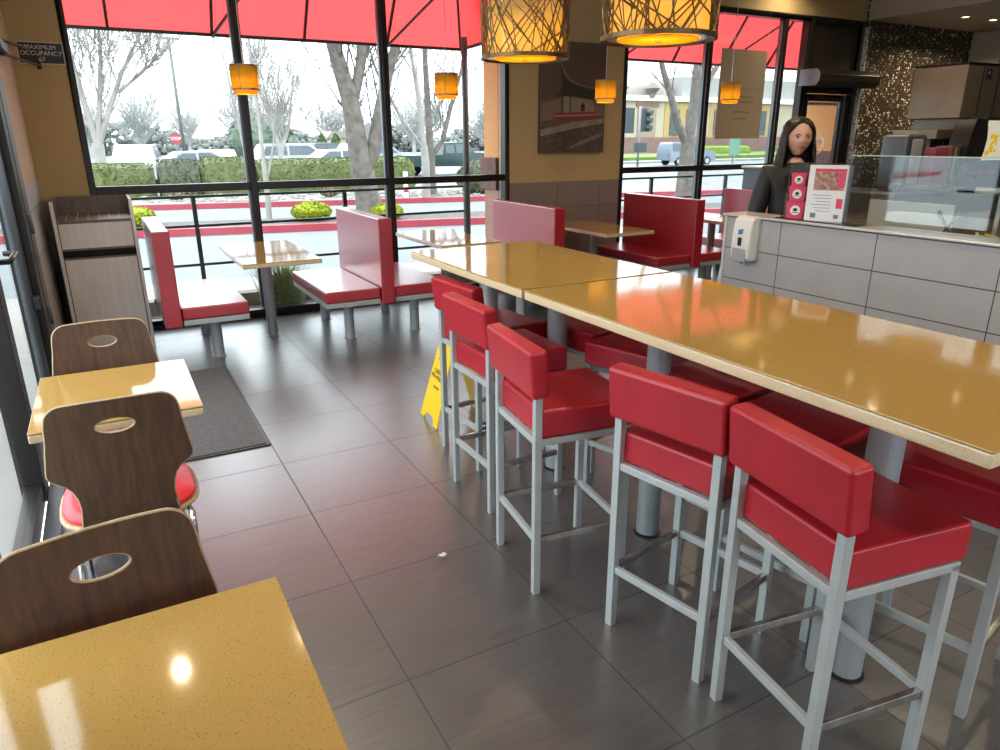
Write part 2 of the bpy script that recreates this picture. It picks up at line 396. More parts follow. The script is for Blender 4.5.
# hinge knuckles on the metal jamb
for z in (.55, 1.15): MB().tube([(-.442, 5.5, z-.06), (-.442, 5.5, z+.06)], .012, 10).build('hinge', M['alu'], d2, smooth=True)
ca = thing('door_closer_arm', 'pair of thin dark metal door closer arms reaching in at the top left', 'door closer', (-.45, 5.6, 2.15))
MB().box(-.0, .05, -.1, .5, .05, .11).build('closer_body', M['black'], ca, bevel=.006)
armm = mat('closer_arm_bronze', (.045, .025, .02), .7)
MB().bar((.02, .1, .12), (.13, .72, .128), .022, .012).bar((.02, .3, .135), (.13, .72, .135), .018, .01).build('arm', armm, ca)
MB().bar((.02, .2, .04), (.165, 1.38, .075), .018, .012).tube([(.165, 1.40, .05), (.165, 1.40, .10)], .016, 8).build('arm', armm, ca)

# occupancy sign on the north wall
sg = thing('occupancy_sign', 'black maximum occupancy 67 sign with white letters on the tan wall', 'sign', (-.258, 7.066, 2.322))
MB().box(-.158, .158, -.008, 0, -.082, .082).build('sign_border', M['white'], sg, bevel=.006)
MB().box(-.150, .150, -.012, -.008, -.074, .074).build('sign_face', M['black'], sg, bevel=.004)
for t, z in (('MAXIMUM', .040), ('OCCUPANCY', -.003), ('67', -.047)):
    text('lettering', t, .046, M['white'], sg, (0, -.0135, z), (PI/2, 0, 0))

# ------------------------------------------------------------------ bar stools
def make_stool():
    s = thing('bar_stool', 'stool', 'bar stool', group='red bar stools at the high tables')
    a = .185; lw = .028
    for x in (-a, a):
        for y in (-a, a):
            top = .635 if x > 0 else .86
            MB().box(x-lw/2, x+lw/2, y-lw/2, y+lw/2, 0, top).build('leg', M['stool_metal'], s, bevel=.002)
    f = MB(); h0, h1 = .617, .643
    f.box(-a+.014, a+.014, -a-.014, -a+.012, h0, h1).box(-a+.014, a+.014, a-.012, a+.014, h0, h1)
    f.box(a-.012, a+.014, -a+.012, a-.012, h0, h1).box(-a-.010, -a+.012, -a+.014, a-.014, h0, h1)
    f.build('seat_frame', M['stool_metal'], s, bevel=.002)
    MB().box(-.176, .218, -.198, .198, .643, .752).build('seat_cushion', M['vinyl'], s, bevel=.012, seg=3)
    # backrest pad, leaning back a little
    R = Matrix.Translation((-a-.004, 0, .89)) @ Matrix.Rotation(-.10, 4, 'Y')
    MB().box(-.034, .034, -.215, .215, -.088, .088, R).build('backrest', M['vinyl'], s, bevel=.014, seg=3)
    zz = .232
    for p, q in (((-a, -a), (-a, a)), ((a, -a), (a, a)), ((-a, -a), (a, -a)), ((-a, a), (a, a))):
        v = Vector((q[0]-p[0], q[1]-p[1], 0)).normalized()*.0145
        MB().bar((p[0]+v.x, p[1]+v.y, zz), (q[0]-v.x, q[1]-v.y, zz), .018, .026).build('footrest_bar', M['stool_metal'] if p[0] == q[0] else M['bar_metal'], s, bevel=.0015)
    for x in (-a, a):
        for y in (-a, a): MB().box(x-.012, x+.012, y-.012, y+.012, -.0, .004).build('foot_cap', M['black'], s)
    return s
stool = make_stool()
D = PI/180
st = [((1.580, 1.006), -9.1, 'nearest red bar stool, seat in full view, in front of the long high table'),
      ((1.575, 1.520), 11.3, 'red bar stool second nearest on the aisle side, turned slightly'),
      ((1.423, 2.109), -7.5, 'third red bar stool on the aisle side, pulled out with its whole seat showing'),
      ((1.540, 2.756), 0, 'fourth red bar stool on the aisle side, right beside the yellow floor sign'),
      ((1.682, 3.190), 4, 'farthest red bar stool on the aisle side, its backrest behind the fourth one'),
      ((2.165, 1.027), 191, 'red bar stool tucked in across the high table at the right edge'),
      ((2.046, 1.477), 189, 'far-side red bar stool facing the nearest stool, seat half hidden under the table'),
      ((2.125, 1.935), 188, 'far-side red bar stool facing the second stool, between two table posts'),
      ((2.140, 2.471), 196, 'far-side red bar stool with its pale-lit seat corner behind the third stool'),
      ((2.166, 2.905), 189, 'farthest of the far-side red bar stools, beside the post near the table joint')]
for i, (p, a, l) in enumerate(st):
    o = stool if i == 0 else copy_tree(stool)
    place(o, (p[0], p[1], 0), a*D, l)

# ------------------------------------------------------------------ high tables
def slab(name, x0, x1, y0, y1, z0, z1, parent, org):
    # top with pale arrised edge below: one slab in two looks
    MB().box(x0-org[0], x1-org[0], y0-org[1], y1-org[1], z1-.006, z1).build('tabletop', M['quartz'], parent, bevel=.0025)
    MB().box(x0-org[0], x1-org[0], y0-org[1], y1-org[1], z0, z1-.006).build('edge_band', M['quartz_edge'], parent, bevel=.006)
def pedestal(parent, x, y, h, r=.05, flange=.06):
    MB().lathe([(r, .0), (r, h)], 28, (x, y, 0)).build('post', M['post'], parent, smooth=False, bevel=.001)
    for o in [parent.children[-1]]: pass
for y0, y1, posts, l in ((.645, 2.482, (1.10, 2.085), 'long tan speckled high table in the foreground on round grey posts'),
                         (2.505, 3.735, (2.84, 3.56), 'second tan high table end to end behind the long one')):
    cy = (y0+y1)/2; t = thing('high_table', l, 'table', (1.88, cy, 0), 0, 'tan high tables with red bar stools')
    slab('t', 1.473, 2.29, y0, y1, 1.018, 1.06, t, (1.88, cy))
    for p in posts:
        MB().lathe([(.049, 0), (.049, 1.018)], 32, (0, p-cy, 0)).build('post', M['post'], t, smooth=False)
        MB().lathe([(.058, 0), (.058, .006), (.05, .009)], 32, (0, p-cy, 0)).build('flange', M['black'], t)
        MB().box(-.25, .25, p-cy-.025, p-cy+.025, 1.006, 1.018).build('bracket', M['black'], t)

# ------------------------------------------------------------------ cafe tables and chairs on the left
def cafe_table(cx, y0, y1, label):
    cy = (y0+y1)/2
    t = thing('cafe_table', label, 'table', (cx, cy, 0), 0, 'small tan two-seat tables by the left windows')
    MB().box(-.272, .272, y0-cy, y1-cy, .735, .743).build('tabletop', M['quartz'], t, bevel=.003)
    MB().box(-.272, .272, y0-cy, y1-cy, .705, .735).build('edge_band', M['quartz_edge'], t, bevel=.006)
    MB().lathe([(.038, .012), (.038, .705)], 24).build('post', M['post'], t)
    MB().lathe([(.20, 0), (.20, .008), (.05, .02)], 32).build('base_plate', M['black'], t)
cafe_table(-.07, .74, 1.405, 'tan speckled small table in the bottom left corner, nearest to the viewer')
cafe_table(-.075, 2.615, 3.28, 'small pale tan table between the two rear walnut chairs, reflecting the window')

def shell_back(parent):
    # outline of the bent plywood back: (half width, height) from top to under the seat
    out = []
    def arc(cx, cz, r, a0, a1, n):
        for i in range(n): a = a0+(a1-a0)*i/(n-1); out.append((cx+r*math.cos(a), cz+r*math.sin(a)))
    out += [(.045, .9025), (.09, .9015)]
    arc(.130, .845, .055, PI/2, .12, 7)          # top right corner
    out += [(.187, .838), (.189, .822), (.190, .806), (.192, .79), (.194, .775), (.197, .758), (.200, .74), (.203, .72), (.206, .70)]
    arc(.180, .672, .030, .3, -1.0, 4)
    out += [(.165, .625), (.150, .605), (.140, .575), (.136, .54), (.140, .50), (.145, .46), (.13, .435), (.10, .425), (.05, .42)]
    right = out[:]
    pts = [(0, .903)] + right + [(0, .42)] + [(-x, z) for x, z in reversed(right)]
    pts = [(x, z) for x, z in pts]
    cz = .815; n = len(pts)
    def S(x, z):                                  # bent surface: y as a function of x and height
        y = -.215 - .11*(z-.45) + .35*x*x
        if z < .5: y += (.5-z)**2*6
        return y
    rings = []
    for k in range(7):
        f = k/6; ring = []
        for (x, z) in pts:
            a = math.atan2(z-cz, x); hx, hz = .050*math.cos(a), .020*math.sin(a)
            rr = 1/math.sqrt((math.cos(a)/.058)**2+(math.sin(a)/.026)**2)
            hx, hz = rr*math.cos(a), cz+rr*math.sin(a)
            ring.append((hx+(x-hx)*f, hz+(z-hz)*f))
        rings.append(ring)
    T = .0048
    face = MB(); vs = []; fs = []
    for side in (0, 1):
        for ring in rings:
            for x, z in ring: vs.append((x, S(x, z)+(T if side else -T), z))
    K = 7*n
    for side in (0, 1):
        for k in range(6):
            for i in range(n):
                q = [side*K+k*n+i, side*K+k*n+(i+1) % n, side*K+(k+1)*n+(i+1) % n, side*K+(k+1)*n+i]
                fs.append(tuple(q if side == 0 else q[::-1]))
    face.add(vs, fs); face.build('backrest', M['walnut'], parent, smooth=True, fix=False)
    edge = MB(); ev = []; ef = []
    for ring in (rings[0], rings[6]):
        b = len(ev)
        for side in (0, 1):
            for x, z in ring: ev.append((x, S(x, z)+(T if side else -T)*1.03, z))
        for i in range(n): ef.append((b+i, b+(i+1) % n, b+n+(i+1) % n, b+n+i))
    # a pale rolled edge along the rim
    edge.add(ev, ef)
    edge.tube([(x, S(x, z), z) for x, z in rings[6]], .0045, 6, closed=True)
    edge.tube([(x, S(x, z), z) for x, z in rings[0]], .0042, 6, closed=True)
    edge.build('edge_strip', M['ply'], parent, smooth=True)
def make_chair():
    c = thing('cafe_chair', 'chair', 'chair', group='walnut cafe chairs with an oval hand hole')
    shell_back(c)
    prof = []
    n = 28; top = []
    def sq(r, t):                                 # rounded square pad outline
        a, b = math.cos(t), math.sin(t); e = .62
        return (r*math.copysign(abs(a)**e, a), r*math.copysign(abs(b)**e, b))
    s = MB(); vs = []; fs = []
    for r, z in ((.216, .437), (.223, .443), (.223, .449), (.216, .455)):
        for j in range(n): x, y = sq(r, 2*PI*j/n); vs.append((x, y+.01, z))
    for i in range(3):
        for j in range(n): fs.append((i*n+j, i*n+(j+1) % n, (i+1)*n+(j+1) % n, (i+1)*n+j))
    fs += [tuple(range(n))[::-1], tuple(range(3*n, 4*n))]
    s.add(vs, fs).build('seat_shell', M['ply'], c, smooth=False)
    s = MB(); vs = []; fs = []
    for r, z in ((.208, .455), (.213, .464), (.208, .474), (.178, .482), (.10, .486), (.03, .487)):
        for j in range(n): x, y = sq(r, 2*PI*j/n); vs.append((x, y+.01, z))
    for i in range(5):
        for j in range(n): fs.append((i*n+j, i*n+(j+1) % n, (i+1)*n+(j+1) % n, (i+1)*n+j))
    fs += [tuple(range(5*n, 6*n))]
    s.add(vs, fs).build('seat_pad', M['vinyl_pad'], c, smooth=True)
    for sx in (-1, 1):
        MB().tube([(sx*.180, -.235, .0), (sx*.178, -.20, .30), (sx*.175, -.16, .43), (sx*.165, -.12, .432)], .011, 10).build('leg', M['chrome'], c, smooth=True)
        MB().tube([(sx*.195, .23, .0), (sx*.185, .19, .30), (sx*.175, .15, .425), (sx*.16, .10, .43)], .011, 10).build('leg', M['chrome'], c, smooth=True)
        MB().tube([(sx*.180, -.19, .34), (sx*.182, -.175, .42), (sx*.160, -.14, .432)], .010, 10).build('back_support', M['chrome'], c, smooth=True)
    MB().tube([(-.17, -.12, .43), (.17, -.12, .43)], .010, 8).tube([(-.16, .1, .43), (.16, .1, .43)], .010, 8).build('seat_frame', M['chrome'], c, smooth=True)
    return c
ch = make_chair()
place(ch, (-.088, 1.255, 0), PI+9*D, 'nearest dark walnut chair, its back against the front table at the bottom left')
c2 = copy_tree(ch); place(c2, (-.083, 2.62, 0), 0, 'dark walnut chair at the middle table with red seat showing at both sides')
c3 = copy_tree(ch); place(c3, (-.108, 3.235, 0), PI, 'farthest walnut chair, lighter brown, in front of the trash cabinet')

# ------------------------------------------------------------------ booths along the north windows
def cushion(p, x0, x1, y0, y1, org):
    MB().box(x0-org[0], x1-org[0], y0-org[1], y1-org[1], .362, .458).build('seat_cushion', M['booth'], p, bevel=.014, seg=3)
    MB().box(x0-org[0]+.004, x1-org[0]-.004, y0-org[1]+.004, y1-org[1]-.004, .318, .360).build('seat_frame', M['stool_metal'], p, bevel=.003)
    for y in (y0+.20, y1-.20):
        cx = (x0+x1)/2 - org[0] - .14 if False else (x0+x1)/2-org[0]
        MB().lathe([(.043, 0), (.043, .318)], 24, (cx-.13*(1 if True else 0)*0, y-org[1], 0)).build('leg', M['post'], p)
        MB().lathe([(.056, 0), (.056, .005), (.045, .008)], 24, (cx, y-org[1], 0)).build('flange', M['post'], p)
def booth(px, left, right, label, y0=5.70, y1=6.90):
    b = thing('booth_bench', label, 'booth bench', (px, (y0+y1)/2, 0), 0, 'red booth benches along the far windows')
    org = (px, (y0+y1)/2)
    MB().box(-.060, .060, y0-.02-org[1], y1+.02-org[1], .315, 1.036).build('back_panel', M['booth'], b, bevel=.010, seg=3)
    if left: cushion(b, px-.54, px-.066, y0, y1, org)
    if right: cushion(b, px+.066, px+.555, y0, y1, org)
    ar = MB().box(-.07, .07, y0+.15-org[1], y0+.20-org[1], .318, .352).box(-.07, .07, y1-.2-org[1], y1-.15-org[1], .318, .352)
    ar.build('joining_bracket', M['black'], b)
booth(.312, False, True, 'single-sided red booth bench beside the trash cabinet')
booth(2.02, True, True, 'double-sided red booth bench in the middle of the left windows')
booth(3.765, True, True, 'pinkish red booth bench right behind the high table, in front of the picture wall')
booth(5.56, True, True, 'dark red double booth bench right of the framed picture')
booth(7.22, True, False, 'red booth bench farthest right, partly hidden by the tiled counter')
def booth_table(cx, y0, y1, label, w=.62):
    cy = (y0+y1)/2; t = thing('booth_table', label, 'table', (cx, cy, 0), 0, 'tan booth tables')
    MB().box(-w/2, w/2, y0-cy, y1-cy, .742, .750).build('tabletop', M['quartz'], t, bevel=.003)
    MB().box(-w/2, w/2, y0-cy, y1-cy, .712, .742).build('edge_band', M['quartz_edge'], t, bevel=.005)
    MB().lathe([(.045, 0), (.045, .712)], 24, (-.02, 0, 0)).build('post', M['post'], t)
    MB().lathe([(.06, 0), (.06, .006), (.048, .009)], 24, (-.02, 0, 0)).build('flange', M['post'], t)
booth_table(1.16, 5.68, 6.98, 'white-lit booth table between the two left booth benches')
booth_table(2.90, 5.82, 6.98, 'booth table beyond the end of the high tables, left of the pinkish booth')
booth_table(4.66, 5.72, 6.92, 'tan booth table below the framed picture')
booth_table(6.46, 5.80, 6.95, 'booth table at the left end of the tiled counter')

# ------------------------------------------------------------------ trash cabinet
t = thing('trash_cabinet', 'tall grey wood trash cabinet with tray shelf and black slot in the left corner', 'trash cabinet', (-.09, 6.72, 0))
X0, X1, y0, y1 = -.285, .275, -.32, .31
MB().box(X0, X0+.022, y0, y1, 0, 1.225).build('side_panel', M['brownwood'], t, bevel=.002)
MB().box(X1-.022, X1, y0, y1, 0, 1.225).build('side_panel', M['brownwood'], t, bevel=.002)
MB().box(X0+.022, X1-.022, y1-.02, y1, 0, 1.225).build('back_panel', M['brownwood'], t)
MB().box(X0+.022, X1-.022, y0, y1-.02, 1.060, 1.080).build('tray_shelf', M['brownwood'], t)
sl = MB()
for i in range(6): sl.box(-.20+i*.075, -.196+i*.075, y0+.01, y1-.05, 1.080, 1.092)
sl.build('shelf_ribs', M['white_trim'], t)
MB().box(X0+.03, X1-.03, y0-.004, y0+.02, .865, 1.056).build('upper_panel', M['greywood'], t, bevel=.002)
MB().box(X0+.022, X1-.022, y0+.03, y0+.05, .79, .865).build('slot_shade', M['dark'], t)  # near-black sheet paints the shade inside the slot
MB().box(X0+.024, X1-.024, y0-.006, y0+.01, .850, .866).build('slot_lip', M['brownwood'], t)
MB().box(X0+.024, X1-.024, y0-.006, y0+.01, .782, .794).build('slot_lip', M['brownwood'], t)
dr = MB().box(X0+.03, X1-.03, y0-.004, y0+.02, .06, .780).build('door', M['greywood'], t, bevel=.002)
MB().box(X0+.022, X1-.022, y0+.02, y1-.02, 0, .06).build('toe_kick', M['dark'], t)
MB().box(X0-.001, X0+.024, y0-.005, y0, 0, 1.225).box(X1-.024, X1+.001, y0-.005, y0, 0, 1.225).build('edge_strip', M['white_trim'], t)
# grey receptacle behind the woman
t = thing('trash_cabinet', 'grey cabinet standing by the far window between the right booth and the woman', 'trash cabinet', (7.66, 6.60, 0))
MB().box(-.30, .30, -.25, .22, .06, 1.29).build('body', M['alu'], t, bevel=.01)
MB().box(-.32, .32, -.27, .24, 1.29, 1.315).build('top', M['white_trim'], t, bevel=.004)
MB().box(-.27, .27, -.24, .20, 0, .06).build('toe_kick', M['dark'], t)
MB().box(-.18, .18, -.262, -.25, .95, 1.12).build('flap', M['black'], t, bevel=.004)

# entry mat
t = thing('floor_mat', 'charcoal carpet mat on the floor beside the middle small table', 'mat', (.21, 4.70, 0))
MB().box(-.41, .405, -.835, .845, 0, .008).build('rubber_border', M['black'], t, bevel=.003)
MB().box(-.39, .385, -.815, .825, .008, .013).build('carpet', M['mat'], t, bevel=.002)
# leaf scrap
lf = MB(); pts = []
random.seed(3)
for k in range(14):
    a = 2*PI*k/14; r = .019*(1 if k % 2 else .62)
    pts.append((r*1.3*math.cos(a), r*.8*math.sin(a)))
lf.prism(pts, lambda u, v, tt: (u, v, .004+tt+.012*abs(math.sin(u*150))), 0, .0015)
tag(lf.build('dry_leaf', mat('dry_leaf', (.75, .66, .52), .8, var=.7, vscale=160)), 'small crumpled dry leaf lying on the dark floor tiles', 'leaf').location = (1.005, 2.345, 0)

# ------------------------------------------------------------------ wet floor sign
ws = thing('wet_floor_sign', 'yellow folding wet floor sign standing behind the bar stools', 'floor sign', (1.72, 3.74, 0), -4*D)
def panel(side):
    R = Matrix.Translation((side*.175, 0, 0)) @ Matrix.Rotation(-side*.272, 4, 'Y')
    poly = [(-.150, 0), (-.085, 0), (-.070, .028), (-.035, .045), (.035, .045), (.070, .028), (.085, 0), (.150, 0), (.105, .60), (.075, .635), (-.075, .635), (-.105, .60)]
    hole = None
    MB().prism(poly, lambda u, v, tt: R @ Vector((tt, u, v)), -.004, .004).build('panel', M['yellow'], ws, bevel=.002)
    pr = ws.children[-1]
    for s_, z, tx in ((.036, .315, 'CUIDADO'), (.034, .280, 'PISO MOJADO'), (.020, .22, 'CAUTION')):
        o = text('lettering', tx, s_, M['grime'], pr, (0, 0, 0), (0, 0, 0), .0005)
        base = R @ Matrix.Translation((side*.0055, 0, z))
        rot = Matrix.Rotation(side*PI/2, 4, 'Z') @ Matrix.Rotation(PI/2, 4, 'X')
        o.matrix_local = base @ rot
    ic = MB(); ring = [(.055*math.cos(2*PI*k/3+PI/2), .42+.055*math.sin(2*PI*k/3+PI/2)) for k in range(3)]
    ic.tube([R @ Vector((side*.0055, u, v)) for u, v in ring], .003, 5, closed=True)
    ic.bar(R @ Vector((side*.0055, 0, .405)), R @ Vector((side*.0055, 0, .435)), .006)
    ic.build('warning_symbol', M['grime'], pr)
panel(-1); panel(1)
MB().tube([(0, -.08, .622), (0, .08, .622)], .007, 8).build('hinge', M['yellow'], ws)

# ------------------------------------------------------------------ service counter
cw = MB().box(3.60, 3.74, -2.0, 3.44, 0, 1.172)
tag(cw.build('service_counter', M['counter_tile'], bevel=.003), 'grey tiled service counter wall on the right with pale trim on top', 'counter')
cwo = bpy.data.objects['service_counter']
MB().box(3.585, 3.80, -2.0, 3.455, 1.172, 1.186).build('counter_cap', M['white_trim'], cwo, bevel=.003)
MB().box(3.594, 3.60, 3.425, 3.446, 0, 1.172).build('corner_trim', M['white_trim'], cwo)
# soap dispenser
sd = thing('sanitizer_dispenser', 'white hand sanitizer dispenser with blue mark mounted on the tiled counter', 'dispenser', (3.60, 3.225, 1.043))
prof = [(0, -.135), (-.045, -.140), (-.085, -.125), (-.090, -.06), (-.086, .04), (-.072, .125), (-.045, .142), (0, .145)]
MB().prism(prof, lambda u, v, tt: (u, tt, v), -.075, .075).build('body', M['white'], sd, bevel=.016, seg=3)
MB().box(-.012, 0, -.083, .083, -.13, .14).build('back_plate', M['greyplastic'], sd, bevel=.004)
MB().box(-.093, -.045, -.055, .055, -.140, -.055).build('push_lever', M['greyplastic'], sd, bevel=.006)
MB().box(-.0915, -.088, -.016, .016, -.04, .012).build('level_window', M['black'], sd, bevel=.002)
lg = MB()
for k, (a, b) in enumerate(((.030, .050), (.046, .066))): lg.prism([(-.020, a), (.012, a+.006), (.022, b), (-.010, b-.005)], lambda u, v, tt: (-.089+tt, -u, v), -.002, .004)
lg.build('blue_emblem', mat('blue_print', (.02, .16, .45), .4), sd)
MB().tube([(-.06, 0, -.14), (-.06, 0, -.155)], .012, 10).build('nozzle', M['greyplastic'], sd)

# acrylic display with boxes and a leaflet
ad = thing('acrylic_display', 'clear acrylic holder on the counter before the woman', 'display stand', (3.66, 2.78, 1.186))
MB().box(-.05, .05, -.275, .275, 0, .006).build('base', M['acrylic'], ad)
pp = [(-.275, 0), (.275, 0), (.275, .27)] + [(.235+.04*math.cos(a*PI/12), .29+.04*math.sin(a*PI/12)) for a in range(0, 7)] + [(-.275, .335)]
MB().prism(pp, lambda u, v, tt: (tt, u, v), .040, .044).build('rear_sheet', M['acrylic'], ad)
MB().box(.0, .04, .271, .275, .006, .25).build('side_sheet', M['acrylic'], ad)
def promo_box(w, h, z, label):
    b = thing('promo_box', label, 'box', (3.655, 2.945, z), 32*D, 'stack of pink boxes in the acrylic holder')
    MB().prism([(-w/2*.86, 0), (w/2*.86, 0), (w/2, h), (-w/2, h)], lambda u, v, tt: (tt, u, v), -.028, .028).build('carton', M['pink'], b, bevel=.002)
    MB().lathe([(w*.27, 0), (w*.27, .001)], 24).build('round_emblem', M['paper'], b); e = b.children[-1]
    e.matrix_local = Matrix.Translation((-.0282, 0, h*.5)) @ Matrix.Rotation(-PI/2, 4, 'Y')
    mk = MB().ball((-.0296, 0, h*.54), .013*w/.1, 10, 4, (.08, 1, .7)).box(-.0302, -.0292, -.015*w/.1, .015*w/.1, h*.36, h*.40)
    mk.build('emblem_mark', M['dark'], b)
    return b
promo_box(.105, .100, 1.192, 'pink box with white round emblem, lowest of the stack in the acrylic holder')
promo_box(.098, .088, 1.293, 'pink box with white round emblem, middle of the stack in the acrylic holder')
promo_box(.085, .075, 1.382, 'pink box with white round emblem, topmost of the stack in the acrylic holder')
lt = thing('leaflet', 'white leaflet with a photo at its top in the acrylic holder', 'leaflet', (3.665, 2.745, 1.192), 22*D)
MB().box(0, .003, -.118, .118, 0, .315).build('sheet', M['paper'], lt)
MB().box(-.001, 0, -.085, .085, .175, .295).build('photo', mat('leaflet_photo', (.38, .20, .15), .5, var=.8, vscale=45), lt)
MB().box(-.0016, -.001, -.085, .085, .278, .295).build('photo_banner', M['pink'], lt)
MB().box(-.0016, -.001, -.080, -.045, .19, .275).build('pink_figure_panel', M['pink'], lt)
ln = MB()
for k in range(6): ln.box(-.0012, 0, -.02, .085-.012*(k % 3), .145-k*.018, .149-k*.018)
ln.build('text_lines', mat('faded_ink', (.35, .36, .42), .7), lt)
MB().box(-.002, 0, -.083, -.050, .075, .130).build('pink_cup_picture', M['pink'], lt, bevel=.004)
MB().box(-.002, 0, .055, .085, .018, .045).box(-.002, 0, -.07, -.045, .018, .04).build('small_marks', mat('grey_ink', (.2, .2, .25), .7), lt)

# sneeze guard glass
sgz = thing('sneeze_guard', 'clear glass sneeze guard standing on the tiled counter', 'sneeze guard', (3.70, 2.66, 1.186))
MB().box(-.005, .005, -3.6, -.01, 0, .372).build('front_glass', M['glass_soft'], sgz)
MB().box(.005, .42, -3.6, -.01, .205, .213).build('shelf_glass', M['glass_soft'], sgz)
for y in (-.62, -1.6, -2.6): MB().box(.40, .425, y-.012, y+.012, -.22, .40).build('support_post', M['steel'], sgz, bevel=.002)
MB().box(-.007, .007, -3.6, -.01, .372, .378).build('top_edge', mat('glass_edge', (.45, .60, .52), .2), sgz)

# steam table and what stands on it
stt = thing('steam_table', 'stainless steel serving line behind the glass of the tiled counter', 'steam table', (4.15, .9, 0))
MB().box(-.33, .45, -2.5, 2.02, .12, 1.02).build('body', M['steel_dark'], stt, bevel=.004)
MB().box(-.34, .46, -2.5, 2.04, 1.02, 1.045).build('worktop', M['steel'], stt, bevel=.004)
for x, y in ((-.25, 1.9), (.38, 1.9), (-.25, -2.4), (.38, -2.4)): MB().tube([(x, y, 0), (x, y, .12)], .022, 10).build('foot', M['steel'], stt)
wp = tag(MB().box(0, .02, -.28, .25, 0, .235).build('splash_panel', M['whitepaint'], bevel=.003), 'white upright panel behind the left end of the glass guard', 'panel')
wp.location = (4.30, 2.66, 1.045)
def food_pan(y, label, col, seed, x=4.02):
    p = thing('food_pan', label, 'food pan', (x, y, 1.045), 0, 'food pans in the serving line')
    s = MB().box(-.16, .16, -.12, .12, 0, .01).box(-.16, -.152, -.12, .12, .01, .07).box(.152, .16, -.12, .12, .01, .07).box(-.152, .152, -.12, -.112, .01, .07).box(-.152, .152, .112, .12, .01, .07)
    s.build('tray', M['steel'], p)
    rn = random.Random(seed); f = MB()
    for k in range(60):
        a = Vector((rn.uniform(-.12, .12), rn.uniform(-.09, .09), rn.uniform(.04, .10)))
        pts = [a+Vector((rn.uniform(-.04, .04), rn.uniform(-.04, .04), rn.uniform(-.01, .015)))*i for i in range(3)]
        f.tube([(max(-.14, min(.14, q.x)), max(-.1, min(.1, q.y)), max(.02, min(.12, q.z))) for q in pts], .009, 5)
    o = f.build('food', mat('food_'+label.split()[0], col, .45, var=.3, vscale=30), p, smooth=True); o['kind'] = 'stuff'
food_pan(1.80, 'orange glazed food heaped in the pan nearest the glass', (.75, .30, .03), 4, 3.98)
food_pan(2.07, 'yellow noodles heaped in a pan behind the glass', (.80, .58, .22), 5, 3.98)
food_pan(1.50, 'brown food in a pan at the right edge of the serving line', (.16, .08, .04), 6, 3.98)
for x, y, dx, dy, l in ((3.95, 2.30, .05, -.12, 'thin pale serving utensil leaning in the steam line, left one'), (3.97, 2.12, -.04, .13, 'thin orange-lit serving utensil leaning in the steam line, right one')):
    tg = thing('serving_tongs', l, 'tongs', (x, y, 1.045)); MB().tube([(0, 0, .0), (dx, dy, .22)], .004, 6).tube([(0.012, 0, .0), (dx+.02, dy, .22)], .004, 6).build('arms', M['brass'], tg); MB().ball((dx+.01, dy, .225), .012, 8, 5).build('grip', M['black'], tg)
# back kitchen line
bc = thing('back_counter', 'dark steel back counter along the kitchen wall', 'counter', (9.0, 5.4, 0))
MB().box(-.9, 3.3, -.2, .9, .1, 1.0).build('body', M['steel_dark'], bc, bevel=.004)
MB().box(-.92, 3.3, -.22, .92, 1.0, 1.03).build('worktop', M['steel'], bc, bevel=.004)
MB().box(-.85, 3.2, -.15, .85, 0, .1).build('toe_kick', M['dark'], bc)
im = thing('drink_machine', 'large bronze grey drink and ice machine in the top right corner', 'drink machine', (10.1, 5.65, 1.03))
MB().box(-.35, 2.2, -.1, .60, .855, 1.50).build('upper_housing', M['steel_dark'], im, bevel=.012)
MB().box(-.37, 2.2, -.12, .62, 1.50, 1.515).build('lid', M['black'], im)
MB().box(-.18, 1.1, -.05, .60, .72, .855).build('neck', M['steel_dark'], im, bevel=.006)
MB().box(.0, .012, -.106, -.1, .88, 1.48).box(.36, .372, -.106, -.1, .88, 1.48).build('panel_seam', M['dark'], im)
MB().box(.06, .19, -.108, -.1, 1.33, 1.45).build('dark_badge', mat('violet_badge', (.05, .03, .09), .4), im, bevel=.004)
MB().box(.10, .13, -.112, -.108, 1.39, 1.42).build('badge_mark', M['paper'], im)
MB().box(-.6, 1.1, .0, .60, .60, .72).build('dispensing_head', M['steel_dark'], im, bevel=.01)
MB().box(.15, .55, -.14, .0, .58, .72).build('control_block', M['black'], im, bevel=.01)
MB().box(-.5, 1.1, .12, .60, 0, .60).build('lower_body', M['brownwood'], im, bevel=.006)
for k in range(5): MB().tube([(-.35+k*.2, .04, .60), (-.35+k*.2, .04, .50)], .022, 10).build('nozzle', M['black'], im, smooth=True)
MB().box(.2, .42, -.15, -.138, .60, .66).build('pink_sticker', M['pink'], im)
wd = thing('towel_dispenser', 'dark grey rounded dispenser with a white front behind the glass guard', 'dispenser', (8.62, 5.45, 1.03))
MB().box(-.20, .20, -.12, .22, 0, .66).build('body', M['alu'], wd, bevel=.05, seg=4)
MB().box(-.12, .08, -.14, -.118, .08, .60).build('white_front', mat('lilac_white', (.55, .53, .58), .4), wd, bevel=.02)
cb = thing('carton', 'pink carton standing beside the white-fronted dispenser', 'box', (9.10, 5.4, 1.03)); MB().box(-.14, .14, -.1, .1, 0, .50).build('carton_body', mat('dusty_pink_card', (.45, .15, .25), .6), cb, bevel=.004)
MB().box(-.142, .142, -.102, .102, .40, .44).build('tape', M['pink'], cb)
cb = thing('carton', 'brown patterned carton right of the pink one on the back counter', 'box', (9.38, 5.4, 1.03)); MB().box(-.09, .09, -.1, .1, 0, .52).build('carton_body', mat('brown_card', (.25, .14, .09), .7, var=.5, vscale=40), cb, bevel=.004)
MB().box(-.02, .02, -.103, -.1, .1, .5).build('tape', M['white_trim'], cb)
bo = thing('menu_monitor', 'black curved cabinet with a lit picture panel of yellow food at the right edge', 'menu display', (9.78, 5.31, 1.03))
